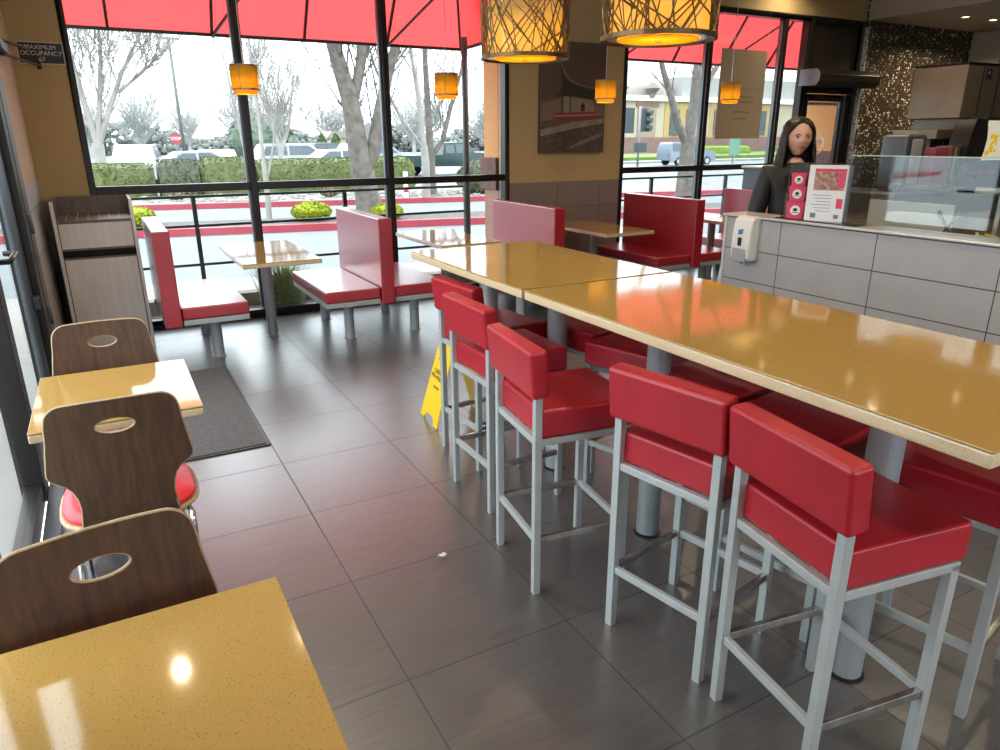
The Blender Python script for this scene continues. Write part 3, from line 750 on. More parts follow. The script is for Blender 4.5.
pr = [(-.30, .33), (-.22, .30), (.0, .30), (.06, .45), (.08, .60), (.05, .74), (0, .83), (-.22, .84), (-.28, .70), (-.32, .5)]
MB().prism(pr, lambda u, v, tt: (u, tt, v), -.1, .15).build('side_shell', M['black'], bo, bevel=.01)
MB().box(.06, .75, -.06, .15, .0, .86).build('case', M['black'], bo, bevel=.01)
MB().box(.10, .72, -.066, -.06, .34, .82).build('screen', mat('menu_picture', (.3, .25, .15), .4, emis=(.75, .72, .55), estr=.6), bo)
scn = MB(); rn = random.Random(2)
for k in range(26): scn.ball((.14+rn.random()*.22, -.068, .42+rn.random()*.22), .03, 8, 4, (1, .1, .8))
scn.build('food_picture', mat('menu_yellow', (.8, .5, .03), .4, emis=(.85, .50, .03), estr=.5), bo)
MB().box(-.25, .75, -.112, -.1, .15, .24).build('label_strip', M['dark'], bo)
for k in range(4): MB().box(-.18+k*.16, -.08+k*.16, -.118, -.112, .165, .22).build('red_characters', M['pink'], bo, bevel=.008)

# recessed lights in the soffit (kitchen) and in the dining ceiling, with an added fill grid
def can(x, y, z, power, label, col=(1, .80, .52), r=.042, spread=None):
    c = thing('recessed_light', label, 'ceiling light', (x, y, z), 0, 'recessed ceiling lights')
    MB().lathe([(r+.022, -.006), (r+.022, 0), (r, 0), (r, -.006)], 28, cap=False).build('trim_ring', M['white_trim'], c)
    MB().lathe([(r, -.003), (r, -.001)], 28).build('lamp_disc', mat('lamp_glow', (.9, .8, .6), .5, emis=(1, .82, .5), estr=6), c)
    l = bpy.data.lights.new('downlight', 'AREA'); l.shape = 'DISK'; l.size = r*1.6; l.energy = power; l.color = col; l.spread = spread or PI*.8
    lo = bpy.data.objects.new('downlight', l); C.objects.link(lo); lo.location = (0, 0, -.012); lo.parent = c
    return c
can(10.70, 6.26, 3.21, 16, 'left one of the two recessed lights in the lowered kitchen ceiling')
can(11.32, 6.23, 3.21, 16, 'right one of the two recessed lights in the lowered kitchen ceiling')
for i, (x, y) in enumerate(((8.0, 6.7), (8.6, 5.7), (7.6, 4.7), (9.1, 4.55), (-.05, 4.95), (.9, 4.95))):
    can(x, y, 3.62, 9 if x > 2 else 5, 'added fill downlight in the high dining ceiling out of view')
for i, (x, y) in enumerate(((2.6, 1.2), (.6, 3.0), (2.8, 3.2), (4.8, 2.0), (4.8, 4.6), (.6, -.7), (2.6, -.7), (6.6, 2.8))):  # unseen downlight grid added to brighten the room
    can(x, y, 3.62, 11, 'added fill downlight in the high dining ceiling out of view')

# ------------------------------------------------------------------ pendant lamps
def small_pendant():
    p = thing('pendant_lamp', 'pendant', 'pendant lamp', group='small amber pendant lamps over the booth tables')
    MB().lathe([(.106, -.078), (.108, .104), (.105, .104), (.103, -.078)], 28, cap=False).build('amber_shade', M['amber'], p, smooth=True)
    MB().lathe([(.090, -.112), (.090, -.07), (.087, -.07), (.087, -.112)], 28, cap=False).lathe([(.001, -.110), (.088, -.110)], 28, cap=False).build('inner_diffuser', M['amber'], p, smooth=True)
    MB().lathe([(.111, -.082), (.111, -.070), (.104, -.070), (.104, -.082)], 28, cap=False).lathe([(.111, .098), (.111, .108), (.02, .110), (.02, .106)], 28, cap=False).build('metal_band', M['steel_dark'], p)
    for k in range(3):
        a = 2*PI*k/3; MB().bar((.107*math.cos(a), .107*math.sin(a), -.08), (.107*math.cos(a), .107*math.sin(a), .105), .003).build('strut', M['steel_dark'], p)
    MB().tube([(0, 0, .105), (0, 0, 1.48)], .004, 6).build('cord', M['white_trim'], p)
    MB().lathe([(.05, 1.48), (.06, 1.50)], 20).build('canopy', M['white_trim'], p)
    MB().ball((0, 0, .02), .035, 12, 8).build('bulb', mat('bulb_glow', (1, .8, .4), .5, emis=(1, .80, .42), estr=4), p)
    l = bpy.data.lights.new('pendant_light', 'POINT'); l.energy = 1.6; l.color = (1, .80, .42); l.shadow_soft_size = .04
    lo = bpy.data.objects.new('pendant_light', l); C.objects.link(lo); lo.location = (0, 0, -.03); lo.parent = p
    return p
sp = small_pendant()
for i, (x, l) in enumerate(((1.14, 'small amber pendant lamp farthest left, in front of the window mullion'), (2.925, 'small amber pendant lamp in front of the window left of the column'), (4.74, 'small amber pendant lamp hanging before the framed picture'), (6.52, 'small amber pendant lamp hanging before the grey poster'))):
    o = sp if i == 0 else copy_tree(sp)
    place(o, (x, 6.35, 2.125 if i < 3 else 2.15), 0, l)
def drum(loc, label, seed):
    p = thing('drum_pendant', label, 'pendant lamp', loc, 0, 'large lattice drum pendants over the high tables')
    R, H = .207, .25; rn = random.Random(seed); lat = MB()
    for k in range(125):
        a0 = rn.uniform(0, 2*PI); z0 = rn.choice((0, H, rn.uniform(0, H))); da = rn.uniform(-1.3, 1.3); z1 = H if z0 < H/2 else 0
        n = 7; w = rn.uniform(.0022, .0042)
        lat.tube([(R*math.cos(a0+da*i/(n-1)), R*math.sin(a0+da*i/(n-1)), z0+(z1-z0)*i/(n-1)) for i in range(n)], w, 4)
    lat.build('lattice', M['brass'], p)
    MB().lathe([(R+.004, -.004), (R+.004, .012), (R-.004, .012), (R-.004, -.004)], 40, cap=False).build('rim', M['brass'], p)
    MB().lathe([(R+.004, H-.010), (R+.004, H+.004), (R-.004, H+.004), (R-.004, H-.010)], 40, cap=False).build('rim', M['brass'], p)
    MB().lathe([(R-.004, .002), (R-.004, .006), (.152, .006), (.152, .002), (R-.004, .002)], 40, cap=False).build('bottom_ring', M['chrome'], p)
    MB().lathe([(.178, .012), (.178, H-.012), (.174, H-.012), (.174, .012)], 36, cap=False).build('inner_shade', M['shade_cloth'], p, smooth=True)
    MB().lathe([(.012, -.002), (.150, -.002), (.150, .002), (.012, .002)], 36, cap=False).build('diffuser_disc', M['amber'], p)
    MB().lathe([(.014, -.010), (.014, .006)], 14).build('finial', M['chrome'], p)
    MB().tube([(0, 0, H-.02), (0, 0, 3.6-loc[2])], .006, 8).build('stem', M['white_trim'], p)
    for k in range(3):
        a = 2*PI*k/3; MB().bar((0, 0, H-.008), (R*math.cos(a), R*math.sin(a), H-.008), .008).build('spoke', M['brass'], p)
    MB().ball((0, 0, .14), .045, 12, 8).build('bulb', bpy.data.materials['bulb_glow'], p)
    l = bpy.data.lights.new('drum_light', 'POINT'); l.energy = 7; l.color = (1, .88, .50); l.shadow_soft_size = .06
    lo = bpy.data.objects.new('drum_light', l); C.objects.link(lo); lo.location = (0, 0, .07); lo.parent = p
drum((1.88, 3.17, 2.022), 'drum pendant lamp with metal lattice, left one and fully in view at the top', 11)
drum((1.88, 2.21, 2.000), 'drum pendant lamp with metal lattice cut by the top edge, nearer one', 12)

# ------------------------------------------------------------------ picture on the wall
pc = thing('wall_picture', 'sepia canvas picture of a pavilion on a stone wall, hung on the tan wall', 'picture', (4.805, 7.066, 1.505))
W, H = .885, 1.165
MB().box(-W/2, W/2, -.035, 0, 0, H).build('canvas', mat('sepia_sky', (.115, .075, .055), .55, var=.12, vscale=2), pc, bevel=.002)
def art(name, poly, col, d, **k):
    MB().prism([(u*W-W/2, v*H) for u, v in poly], lambda u, v, tt: (u, -.035-d+tt, v), -.0005, .0005).build(name, mat('print_'+name, col, .6, **k), pc)
art('pale_haze', [(0.01, .25), (.99, .25), (.99, .50), (.7, .56), (.3, .50), (.01, .46)], (.20, .14, .10), .001, var=.15, vscale=3)
art('parapet', [(0.01, .01), (.99, .01), (.99, .285), (.55, .235), (.01, .16)], (.10, .075, .062), .002, var=.5, vscale=26)
art('parapet_cap', [(.01, .155), (.55, .230), (.99, .280), (.99, .325), (.5, .285), (.01, .215)], (.30, .235, .19), .003, var=.2, vscale=14)
art('far_wall', [(.01, .215), (.5, .285), (.99, .325), (.99, .345), (.2, .31), (.01, .29)], (.13, .08, .06), .0025, var=.3, vscale=20)
art('terrace', [(.20, .31), (.90, .335), (.86, .385), (.24, .37)], (.26, .05, .035), .004)
art('terrace_rail', [(.22, .335), (.89, .355), (.89, .362), (.22, .342)], (.50, .42, .34), .005)
art('pavilion_wall', [(.32, .37), (.82, .385), (.80, .50), (.34, .53)], (.28, .235, .18), .0045, var=.15, vscale=20)
art('pavilion_column', [(.32, .37), (.345, .37), (.345, .55), (.32, .55)], (.10, .05, .04), .006)
art('pavilion_column', [(.44, .37), (.46, .37), (.46, .52), (.44, .52)], (.10, .06, .045), .006)
art('doorway', [(.615, .385), (.675, .388), (.68, .44), (.648, .465), (.612, .44)], (.06, .015, .012), .006)
art('roof', [(.22, .535), (.30, .56), (.33, .64), (.315, .71), (.30, .79), (.345, .72), (.42, .665), (.55, .63), (.72, .605), (.90, .59), (.90, .485), (.75, .495), (.5, .515), (.33, .52)], (.045, .036, .03), .007)
art('roof_ridge', [(.30, .79), (.345, .715), (.42, .658), (.55, .622), (.72, .598), (.90, .583), (.90, .595), (.72, .612), (.55, .638), (.43, .675), (.36, .73), (.315, .80)], (.22, .17, .13), .008)
art('wall_mortar', [(.45, .03), (.97, .16), (.97, .20), (.45, .06)], (.22, .175, .14), .0035, var=.4, vscale=30)

# poster hanging in the right window, seen from behind
gp = thing('window_poster', 'large tan-grey poster seen from behind, hanging in the right window', 'poster', (7.36, 6.98, 1.65))
pm = translucent_mat('poster_back', (.50, .42, .31), (.22, .17, .11), .18)
MB().box(-.40, .40, 0, .003, 0, 1.06).build('sheet', pm, gp)
bl = MB()
for k, (w, z) in enumerate(((.36, .50), (.42, .44), (.30, .32), (.22, .24))): bl.box(-w/2+.02, w/2+.02, -.001, 0, z, z+.012)
bl.box(-.395, .395, -.001, 0, .595, .600)
bl.build('show_through_lines', mat('faint_print', (.22, .17, .12), .8), gp)
for x in (-.39, .39): MB().tube([(x, .0015, 1.06), (x, .0015, 1.5)], .0015, 5).build('hanging_cord', M['white_trim'], gp)

# air curtain above the door
ac = thing('air_curtain', 'long black air curtain box mounted above the far right door', 'air curtain', (9.14, 6.90, 2.42))
poly = [(.14, -.10), (-.12, -.10), (-.17, -.05), (-.17, .04), (-.12, .10), (.14, .10)]
MB().prism(poly, lambda u, v, tt: (tt, u, v), -.64, .62).build('housing', M['black'], ac, bevel=.008)
MB().prism([(u*1.03, v*1.03) for u, v in poly], lambda u, v, tt: (tt, u, v), -.655, -.64).build('end_cap', M['alu'], ac, bevel=.003)
MB().tube([(-.662, 0, 0), (-.655, 0, 0)], .014, 10).build('end_bolt', M['chrome'], ac)
MB().box(-.6, .6, -.12, .05, -.104, -.10).build('air_slot', M['dark'], ac)

# door glass decals
dd = thing('door_decal', 'round white emblem decal on the glass of the far right door', 'decal', (9.10, 7.095, 1.58))
MB().lathe([(.150, -.001), (.150, .001), (.132, .001), (.132, -.001), (.150, -.001)], 36, cap=False).build('ring', M['paper'], dd); dd.children[-1].rotation_euler = (PI/2, 0, 0)
MB().ball((0, 0, .02), .05, 12, 6, (1.2, .02, .8)).build('emblem', M['paper'], dd)
ds = tag(MB().box(8.78, 9.43, 7.094, 7.098, 2.085, 2.13).build('door_notice', M['paper']), 'narrow white notice strip at the top of the far right door glass', 'notice')
nl = MB(); rn = random.Random(8); x = 8.80
while x < 9.38:
    w = rn.uniform(.02, .06); nl.box(x, x+w, 7.092, 7.094, 2.098, 2.118); x += w+.012
nl.build('dark_lettering', M['grime'], ds)

# ------------------------------------------------------------------ the woman behind the counter
def woman():
    w = thing('person', 'woman with long dark hair and black jacket standing behind the counter', 'person', (4.06, 3.32, .03), 0)
    skin = mat('skin', (.72, .40, .29), .5, var=.04, vscale=12); jac = mat('black_jacket', (.014, .013, .015), .55, var=.3, vscale=18, bump=.25, bscale=30)
    hairm = mat('dark_brown_hair', (.016, .009, .006), .32, var=.5, vscale=60, bump=.4, bscale=160)
    # body skeleton grown with a skin modifier; facing -y/-x (toward the room)
    J = {'pel': ((0, 0, .95), .150), 'waist': ((0, 0, 1.08), .135), 'chest': ((0, 0, 1.25), .150), 'ucst': ((0, .005, 1.37), .130), 'neckb': ((0, .01, 1.44), .062), 'neck': ((0, 0, 1.51), .053),
         'shL': ((-.165, .005, 1.395), .066), 'elL': ((-.225, .01, 1.10), .050), 'wrL': ((-.200, -.09, .90), .033), 'haL': ((-.19, -.125, .865), .026),
         'shR': ((.165, .005, 1.395), .066), 'elR': ((.225, .01, 1.10), .050), 'wrR': ((.200, -.09, .90), .033), 'haR': ((.19, -.125, .865), .026),
         'hiL': ((-.09, 0, .88), .105), 'knL': ((-.10, -.02, .48), .062), 'anL': ((-.10, .02, .09), .042), 'toL': ((-.10, -.12, .035), .035),
         'hiR': ((.09, 0, .88), .105), 'knR': ((.10, -.02, .48), .062), 'anR': ((.10, .02, .09), .042), 'toR': ((.10, -.12, .035), .035)}
    E = [('pel', 'waist'), ('waist', 'chest'), ('chest', 'ucst'), ('ucst', 'neckb'), ('neckb', 'neck'), ('ucst', 'shL'), ('shL', 'elL'), ('elL', 'wrL'), ('wrL', 'haL'), ('ucst', 'shR'), ('shR', 'elR'), ('elR', 'wrR'), ('wrR', 'haR'),
         ('pel', 'hiL'), ('hiL', 'knL'), ('knL', 'anL'), ('anL', 'toL'), ('pel', 'hiR'), ('hiR', 'knR'), ('knR', 'anR'), ('anR', 'toR')]
    def skinned(name, keys, edges, m, root, grow=0., flat=1.):
        me = bpy.data.meshes.new(name); ks = list(keys)
        me.from_pydata([J[k][0] for k in ks], [(ks.index(a), ks.index(b)) for a, b in edges if a in ks and b in ks], [])
        o = bpy.data.objects.new(name, me); C.objects.link(o); o.parent = w; me.materials.append(m)
        sk = o.modifiers.new('skin', 'SKIN'); sk.use_smooth_shade = True
        sd_ = o.modifiers.new('sub', 'SUBSURF'); sd_.levels = 2; sd_.render_levels = 2
        lay = me.skin_vertices[0] if me.skin_vertices else None
        if lay is None:
            bm = bmesh.new(); bm.from_mesh(me); bm.verts.layers.skin.verify(); bm.to_mesh(me); bm.free(); lay = me.skin_vertices[0]
        for i, k in enumerate(ks):
            r = J[k][1]+grow
            lay.data[i].radius = (r, r*(.72 if k in ('pel', 'waist', 'chest', 'ucst') else 1)); lay.data[i].use_root = (k == root)
        return o
    body = skinned('body', J.keys(), E, skin, 'pel')
    jk = [k for k in J if k in ('pel', 'waist', 'chest', 'ucst', 'neckb', 'shL', 'elL', 'wrL', 'shR', 'elR', 'wrR')]
    skinned('jacket', jk, E, jac, 'pel', .012)
    tk = [k for k in J if k[:2] in ('hi', 'kn', 'an') or k == 'pel']
    skinned('trousers', tk, E, mat('black_trousers', (.02, .02, .022), .7), 'pel', .008)
    # fingers: five short chains on each hand
    for s_ in (-1, 1):
        hd = MB(); bx, by, bz = s_*.19, -.135, .855
        for k in range(4):
            ox = (k-1.5)*.017; L = (.055, .065, .06, .048)[k]
            hd.tube([(bx+ox, by, bz), (bx+ox*1.1, by-L*.5, bz-.004), (bx+ox*1.15, by-L, bz-.022)], [.0085, .008, .006], 7)
        hd.tube([(bx-s_*.022, by+.03, bz), (bx-s_*.045, by+.005, bz-.006), (bx-s_*.05, by-.022, bz-.016)], [.010, .009, .007], 7)
        hd.build('fingers', skin, w, smooth=True)
    # head as a shaped surface; centre at eye height
    hroot = Vector((0, -.005, 1.625)); n, kk = 32, 26; hv = MB(); vs = []; fs = []
    g = lambda x, c, s: math.exp(-((x-c)/s)**2)
    for i in range(kk+1):
        a = PI*i/kk; z = math.cos(a)*.122
        for j in range(n):
            t_ = 2*PI*j/n; cx, sy = math.sin(t_), -math.cos(t_)      # j = 0 faces -y
            rw = max(0, math.sin(a))**.85
            wx = .076; wy = .095
            jaw = max(0, -z)/.122
            wx *= 1-.38*jaw**1.7; front = max(0, -sy)
            wyf = wy*(1-.10*jaw) if sy < 0 else wy*(1-.30*jaw)
            x = wx*rw*cx; y = wyf*rw*sy
            if sy < 0:
                y += -.024*g(x, 0, .012)*g(z, -.022, .016) - .010*g(x, 0, .009)*g(z, .0, .022)      # nose
                y += .010*(g(x, .031, .016)+g(x, -.031, .016))*g(z, .008, .014)                       # eye sockets
                y += -.006*g(x, 0, .022)*g(z, -.056, .009) - .005*g(x, 0, .024)*g(z, -.069, .008)      # lips
                y += -.008*g(x, 0, .024)*g(z, -.100, .018)                                              # chin
                y += -.004*(g(x, .036, .02)+g(x, -.036, .02))*g(z, -.022, .02)                         # cheeks
            vs.append((x, y, z))
    for i in range(kk):
        for j in range(n): fs.append((i*n+j, (i+1)*n+j, (i+1)*n+(j+1) % n, i*n+(j+1) % n))
    hd = MB().add(vs, fs)
    for s_ in (-1, 1): hd.ball((s_*.075, .01, -.008), .026, 10, 8, (.35, .7, 1.15))
    head = hd.build('head', skin, w, smooth=True)
    head.location = hroot; head.rotation_euler = (.05, 0, 4*D); head.scale = (1.02, 1, .90)
    def hp(name, mb, m): o = mb.build(name, m, head, smooth=True); return o
    ey = MB()
    for s_ in (-1, 1): ey.ball((s_*.031, -.076, .008), .0125, 12, 8, (1.1, .6, .62))
    hp('eyes', ey, mat('eye_white', (.6, .56, .52), .2))
    ir = MB()
    for s_ in (-1, 1): ir.ball((s_*.031+.002, -.0835, .007), .0062, 10, 6, (1, .35, 1))
    hp('irises', ir, mat('dark_iris', (.015, .008, .005), .2))
    br = MB()
    for s_ in (-1, 1): br.tube([(s_*.014, -.092, .022), (s_*.030, -.091, .029), (s_*.050, -.078, .022)], [.0028, .0032, .0018], 6)
    for s_ in (-1, 1): br.tube([(s_*.018, -.0845, .013), (s_*.031, -.086, .0165), (s_*.045, -.077, .012)], .0016, 5)
    hp('brows', br, hairm)
    lp = MB().tube([(-.024, -.086, -.060), (-.010, -.0955, -.0565), (0, -.0965, -.058), (.010, -.0955, -.0565), (.024, -.086, -.060)], [.0015, .0035, .0035, .0035, .0015], 6).tube([(-.021, -.087, -.063), (0, -.096, -.067), (.021, -.087, -.063)], [.0015, .0045, .0015], 6)
    hp('lips', lp, mat('lips', (.38, .10, .09), .45))
    # hair: cap plus curtains falling past the shoulders, open at the face
    hr = MB(); vs = []; fs = []; n, kk = 48, 34
    for i in range(kk+1):
        z = .140 - .47*(i/kk)
        for j in range(n):
            t_ = -PI + 2*PI*j/(n-1); # 0 faces -y
            top = min(1, math.sqrt(max(0, 1-((max(z, 0))/.141)**2)))
            w_ = .102*top if z >= 0 else .102+.034*min(1, -z/.25)
            d_ = .118*top if z >= 0 else .118-.020*min(1, -z/.3)
            # opening half angle of the face, narrower near the hairline
            if z > .112: op = 0.0
            elif z > .03: op = 1.05*math.sqrt((.112-z)/.082)
            else: op = 1.05-.30*min(1, (.03-z)/.28)
            s_ = math.copysign(1, t_) if t_ else 1
            tt = s_*(op+(PI-op)*abs(t_)/PI)
            wave = .004*math.sin(tt*22+z*30)+.003*math.sin(tt*9+z*50)
            vs.append(((w_+wave)*math.sin(tt), -(d_+wave)*math.cos(tt)+.012, z))
    for i in range(kk):
        for j in range(n-1):
            if abs(j-(n/2-.5)) < .6 and vs[i*n+j][2] <= .113: continue
            fs.append((i*n+j, (i+1)*n+j, (i+1)*n+j+1, i*n+j+1))
    hr.add(vs, fs)
    # triangulated closing of the crown
    o = hr.build('hair', hairm, head, smooth=True, fix=False)
    so = o.modifiers.new('thick', 'SOLIDIFY'); so.thickness = .014; so.offset = -1
    MB().ball((0, .030, .060), .092, 24, 14, (1.05, 1.08, .94)).build('hair_crown', hairm, head, smooth=True)
    # collar
    MB().lathe([(.072, 1.425), (.082, 1.465), (.075, 1.47), (.066, 1.43)], 24, (0, .005, 0), cap=False).build('collar', jac, w, smooth=True)
    w.rotation_euler = (0, 0, -38*D)
    return w
wm = woman()

# ------------------------------------------------------------------ outside: ground, roads, kerbs
_mat = mat
def mat(name, col, *a, **k):
    return _mat(name, tuple(c*.40 for c in col), *a, **k)
def strip(name, y0, s0, y1, s1, z0, z1, m, x0=-30, x1=75):
    vs = []
    for z in (z0, z1): vs += [(x0, y0+s0*x0, z), (x1, y0+s0*x1, z), (x1, y1+s1*x1, z), (x0, y1+s1*x0, z)]
    return MB().add(vs, [(0, 3, 2, 1), (4, 5, 6, 7), (0, 1, 5, 4), (1, 2, 6, 5), (2, 3, 7, 6), (3, 0, 4, 7)]).build(name, m)
asph = mat('asphalt', (.31, .34, .37), .85, var=.10, vscale=.8, bump=.2)
conc = mat('concrete_walk', (.55, .53, .49), .85, var=.08, vscale=1.5)
redc = mat('red_kerb_paint', (.72, .09, .13), .6, var=.10, vscale=3)
gvl = mat('gravel', (.38, .36, .33), .95, var=.6, vscale=9, bump=.8, bscale=14)
bedm = mat('dark_bed_soil', (.16, .15, .13), .95, var=.6, vscale=10, bump=.8, bscale=16)
struct(MB().box(-90, 190, 9.9, 220, -.30, -.15).build('ground_asphalt', asph))
struct(MB().box(-90, 190, 7.20, 9.9, -.30, -.10).build('ground_walk', conc))
struct(MB().box(-30, -.60, -10, 7.19, -.30, -.10).build('ground_walk_west', conc))
for nm, y, s, w, tall, bed in (('near', 15.7, -.20, 1.6, .15, bedm), ('far', 22.2, -.24, 3.4, .15, gvl)):
    struct(strip('kerb_'+nm, y, s, y+.18, s, -.15, .0, redc, x1=60))
    struct(strip('ground_bed_'+nm, y+.18, s, y+w, s, -.15, -.01, bed, x1=60))
struct(strip('ground_verge', 25.6, -.24, 33.0, -.02, -.15, -.10, mat('verge_gravel', (.42, .40, .36), .95, var=.5, vscale=4, bump=.6), x1=14))
struct(strip('ground_lawn', 46, .0, 58, 0, -.15, .25, mat('lawn', (.22, .34, .06), .95, var=.3, vscale=2, bump=.5), x0=34, x1=110))
struct(strip('ground_street_kerb', 44, .0, 46, 0, -.15, .0, conc, x0=34, x1=110))
# low planter wall by the window
pw = tag(MB().box(-.5, 3.9, 7.55, 7.72, -.10, .16).build('planter_wall', mat('planter_concrete', (.50, .45, .36), .85, var=.08, vscale=4)), 'low tan concrete planter wall just outside the left windows', 'planter wall')
struct(MB().box(-.5, 3.9, 7.20, 7.55, -.10, .02).build('ground_planter_bed', mat('pale_bed', (.52, .50, .45), .95, var=.3, vscale=25, bump=.5)))
# railing
rl = thing('railing', 'black metal railing with three rails outside the left windows', 'railing', (1.8, 8.4, -.10))
mr = mat('black_railing_paint', (.03, .035, .035), .4)
for z in (1.19, .88, .46): MB().bar((-2.6, 0, z), (2.35, 0, z), .035, .028).build('rail', mr, rl)
for x in (-2.55, -.965, .70, 2.30): MB().box(x-.022, x+.022, -.022, .022, 0, 1.19 if x < 2 else 1.19).build('post', mr, rl)
rl = thing('railing', 'dark metal railing outside the right window behind the booths', 'railing', (8.5, 8.6, -.10))
for z in (1.19, .88): MB().bar((-2.3, 0, z), (2.6, 0, z), .035, .028).build('rail', mr, rl)
for x in (-2.25, -1.15, .4, 2.0): MB().box(x-.022, x+.022, -.022, .022, 0, 1.19).build('post', mr, rl)
# dark awning column
cp = thing('awning_post', 'tall dark grey round post outside beside the tan masonry column', 'post', (3.95, 8.05, -.10))
MB().tube([(0, 0, 0), (0, 0, 2.88)], .038, 14).build('pole', mat('dark_post_paint', (.11, .13, .13), .45), cp, smooth=True)
MB().box(-.09, .09, -.09, .09, 0, .02).build('base_plate', mr, cp)
# masonry columns outside
stone = wall_mat('sandstone_column', (.62, .33, .10), (.34, .18, .135), 1.44, 1, (7.2, .40), (-.1, .20), (.14, .075, .06))
for x0, x1, y1, l in ((3.99, 5.53, 7.66, 'tan and red stone masonry column outside between the two window groups'), (9.9, 11.6, 8.10, 'tan and red stone masonry column outside the far right door')):
    y0 = 7.31
    o = MB().box(x0, x1, y0, y1, -.10, 3.3).build('masonry_column', stone, bevel=.01); tag(o, l, 'column')
    MB().box(x0-.035, x1, y0, y1+.03, 1.10, 1.46).build('stone_band', mat('band_stone', (.36, .21, .18), .8, var=.2, vscale=12), o, bevel=.008)
# awnings
awm = translucent_mat('red_awning_fabric', (.60, .05, .06), (.98, .30, .30), .64)
def awning(x0, x1, label, hipL=False, hipR=True):
    a = thing('awning', label, 'awning', ((x0+x1)/2, 7.35, 2.70)); cx = (x0+x1)/2
    xa, xb = x0-cx, x1-cx; D_, Hh = 1.0, 1.35
    tl = xa+(.55 if hipL else 0); trr = xb-(.55 if hipR else 0)
    vs = [(xa, D_, 0), (xb, D_, 0), (trr, 0, Hh), (tl, 0, Hh), (xa, 0, 0), (xb, 0, 0)]
    f = MB().add(vs, [(0, 1, 2, 3), (1, 5, 2), (0, 3, 4)])
    o = f.build('fabric', awm, a, fix=False); s_ = o.modifiers.new('t', 'SOLIDIFY'); s_.thickness = .004
    fr = MB(); r = .017
    fr.bar((xa, D_, -.015), (xb, D_, -.015), .035, .03).bar((xa, 0, 0), (xa, D_, -.015), .03).bar((xb, 0, 0), (xb, D_, -.015), .03)
    fr.build('front_bar', mr, a)
    n = max(2, round((x1-x0)/.90)); rb = MB()
    for i in range(n+1):
        x = xa+(xb-xa)*i/n; xt = max(tl, min(trr, x)); rb = MB()
        rb.bar((x, D_, -.02), (xt, .02, Hh-.04), .026, .03); rb.build('rib', mr, a)
        if i % 2 == 1 and i < n: MB().bar((x, D_, -.03), (x+.5, .02, .62), .022).build('brace', mr, a)
    return a
awning(-1.6, 4.05, 'red fabric awning with black ribs outside the left windows')
awning(5.5, 10.2, 'red fabric awning with black ribs outside the right windows', True, False)

# ------------------------------------------------------------------ plants
leafy = {}
def leaf_mass(name, boxes, m, n, size, parent=None, seed=1, shape='box'):
    rn = random.Random(seed); mb = MB()
    for (cx, cy, cz, rx, ry, rz_) in boxes:
        mb.ball((cx, cy, cz), 1, 18, 10, (rx*.93, ry*.93, rz_*.93))
    for k in range(n):
        cx, cy, cz, rx, ry, rz_ = rn.choice(boxes)
        u, v = rn.uniform(-1, 1), rn.uniform(0, 2*PI); q = math.sqrt(1-u*u); e = .55
        d = Vector((q*math.cos(v), q*math.sin(v), u))
        if shape == 'box': d = Vector([math.copysign(abs(c)**e, c) for c in d])
        p = Vector((cx+d.x*rx, cy+d.y*ry, cz+d.z*rz_))
        if p.z < -.1: continue
        a = Vector((rn.uniform(-1, 1), rn.uniform(-1, 1), rn.uniform(-1, 1))).normalized()*size; b = a.cross(Vector((rn.uniform(-1, 1), rn.uniform(-1, 1), rn.uniform(-1, 1)))).normalized()*size*.6
        mb.add([p-a, p+b, p+a, p-b], [(0, 1, 2, 3)])
    return mb.build(name, m, parent, fix=False)
def hedge(x0, x1, y0, y1, z1, m, label, n, seed, group='clipped hedges beyond the drive'):
    t = thing('hedge', label, 'hedge', ((x0+x1)/2, (y0+y1)/2, -.12), 0, group)
    hx, hy = (x1-x0)/2, (y1-y0)/2; rn = random.Random(seed); mb = MB(); h = z1+.12
    nx, nz = max(6, int((x1-x0)/.25)), 8; vs = []
    # rounded-box core
    prof = [(-hy, 0), (-hy*1.02, h*.5), (-hy*.95, h*.88), (-hy*.7, h*.99), (0, h*1.01), (hy*.7, h*.99), (hy, h*.8), (hy, 0)]
    for i in range(nx+1):
        x = -hx+2*hx*i/nx; e = 1-.16*max(0, (abs(x)/hx-.88)/.12)**2
        for (y, z) in prof:
            k = .05*noise.noise(Vector((x*3+seed, y*3, z*3))); vs.append((x, y*e+k, max(0, z*e+k)))
    k_ = len(prof); fs = []
    for i in range(nx):
        for j in range(k_-1): fs.append((i*k_+j, (i+1)*k_+j, (i+1)*k_+j+1, i*k_+j+1))
    fs += [tuple(range(k_))[::-1], tuple(range(nx*k_, (nx+1)*k_))]
    mb.add(vs, fs)
    for q in range(n):
        i = rn.uniform(0, nx); j = rn.randrange(0, 5); a = vs[int(i)*k_+j]; b = vs[min(nx, int(i)+1)*k_+j+1]; f = rn.random(); g2 = rn.random()
        p = Vector((a[0]+(b[0]-a[0])*f, a[1]+(b[1]-a[1])*g2, a[2]+(b[2]-a[2])*g2))
        a = Vector((rn.uniform(-1, 1), rn.uniform(-1, 1), rn.uniform(-1, 1))).normalized()*.045; b = a.cross(Vector((rn.random(), rn.random(), rn.random()))).normalized()*.03
        mb.add([p-a, p+b, p+a, p-b], [(0, 1, 2, 3)])
    mb.build('foliage', m, t, fix=False); return t
g1 = mat('hedge_green', (.21, .255, .08), .9, var=.35, vscale=9); g2_ = mat('mottled_shrub', (.17, .20, .11), .9, var=.6, vscale=12)
hedge(-1.6, 1.55, 26.0, 27.4, .98, g1, 'clipped green hedge farthest left beyond the drive', 1500, 1)
hedge(1.68, 2.90, 25.9, 27.3, 1.08, g2_, 'mottled grey-green shrub between two clipped hedges', 900, 2)
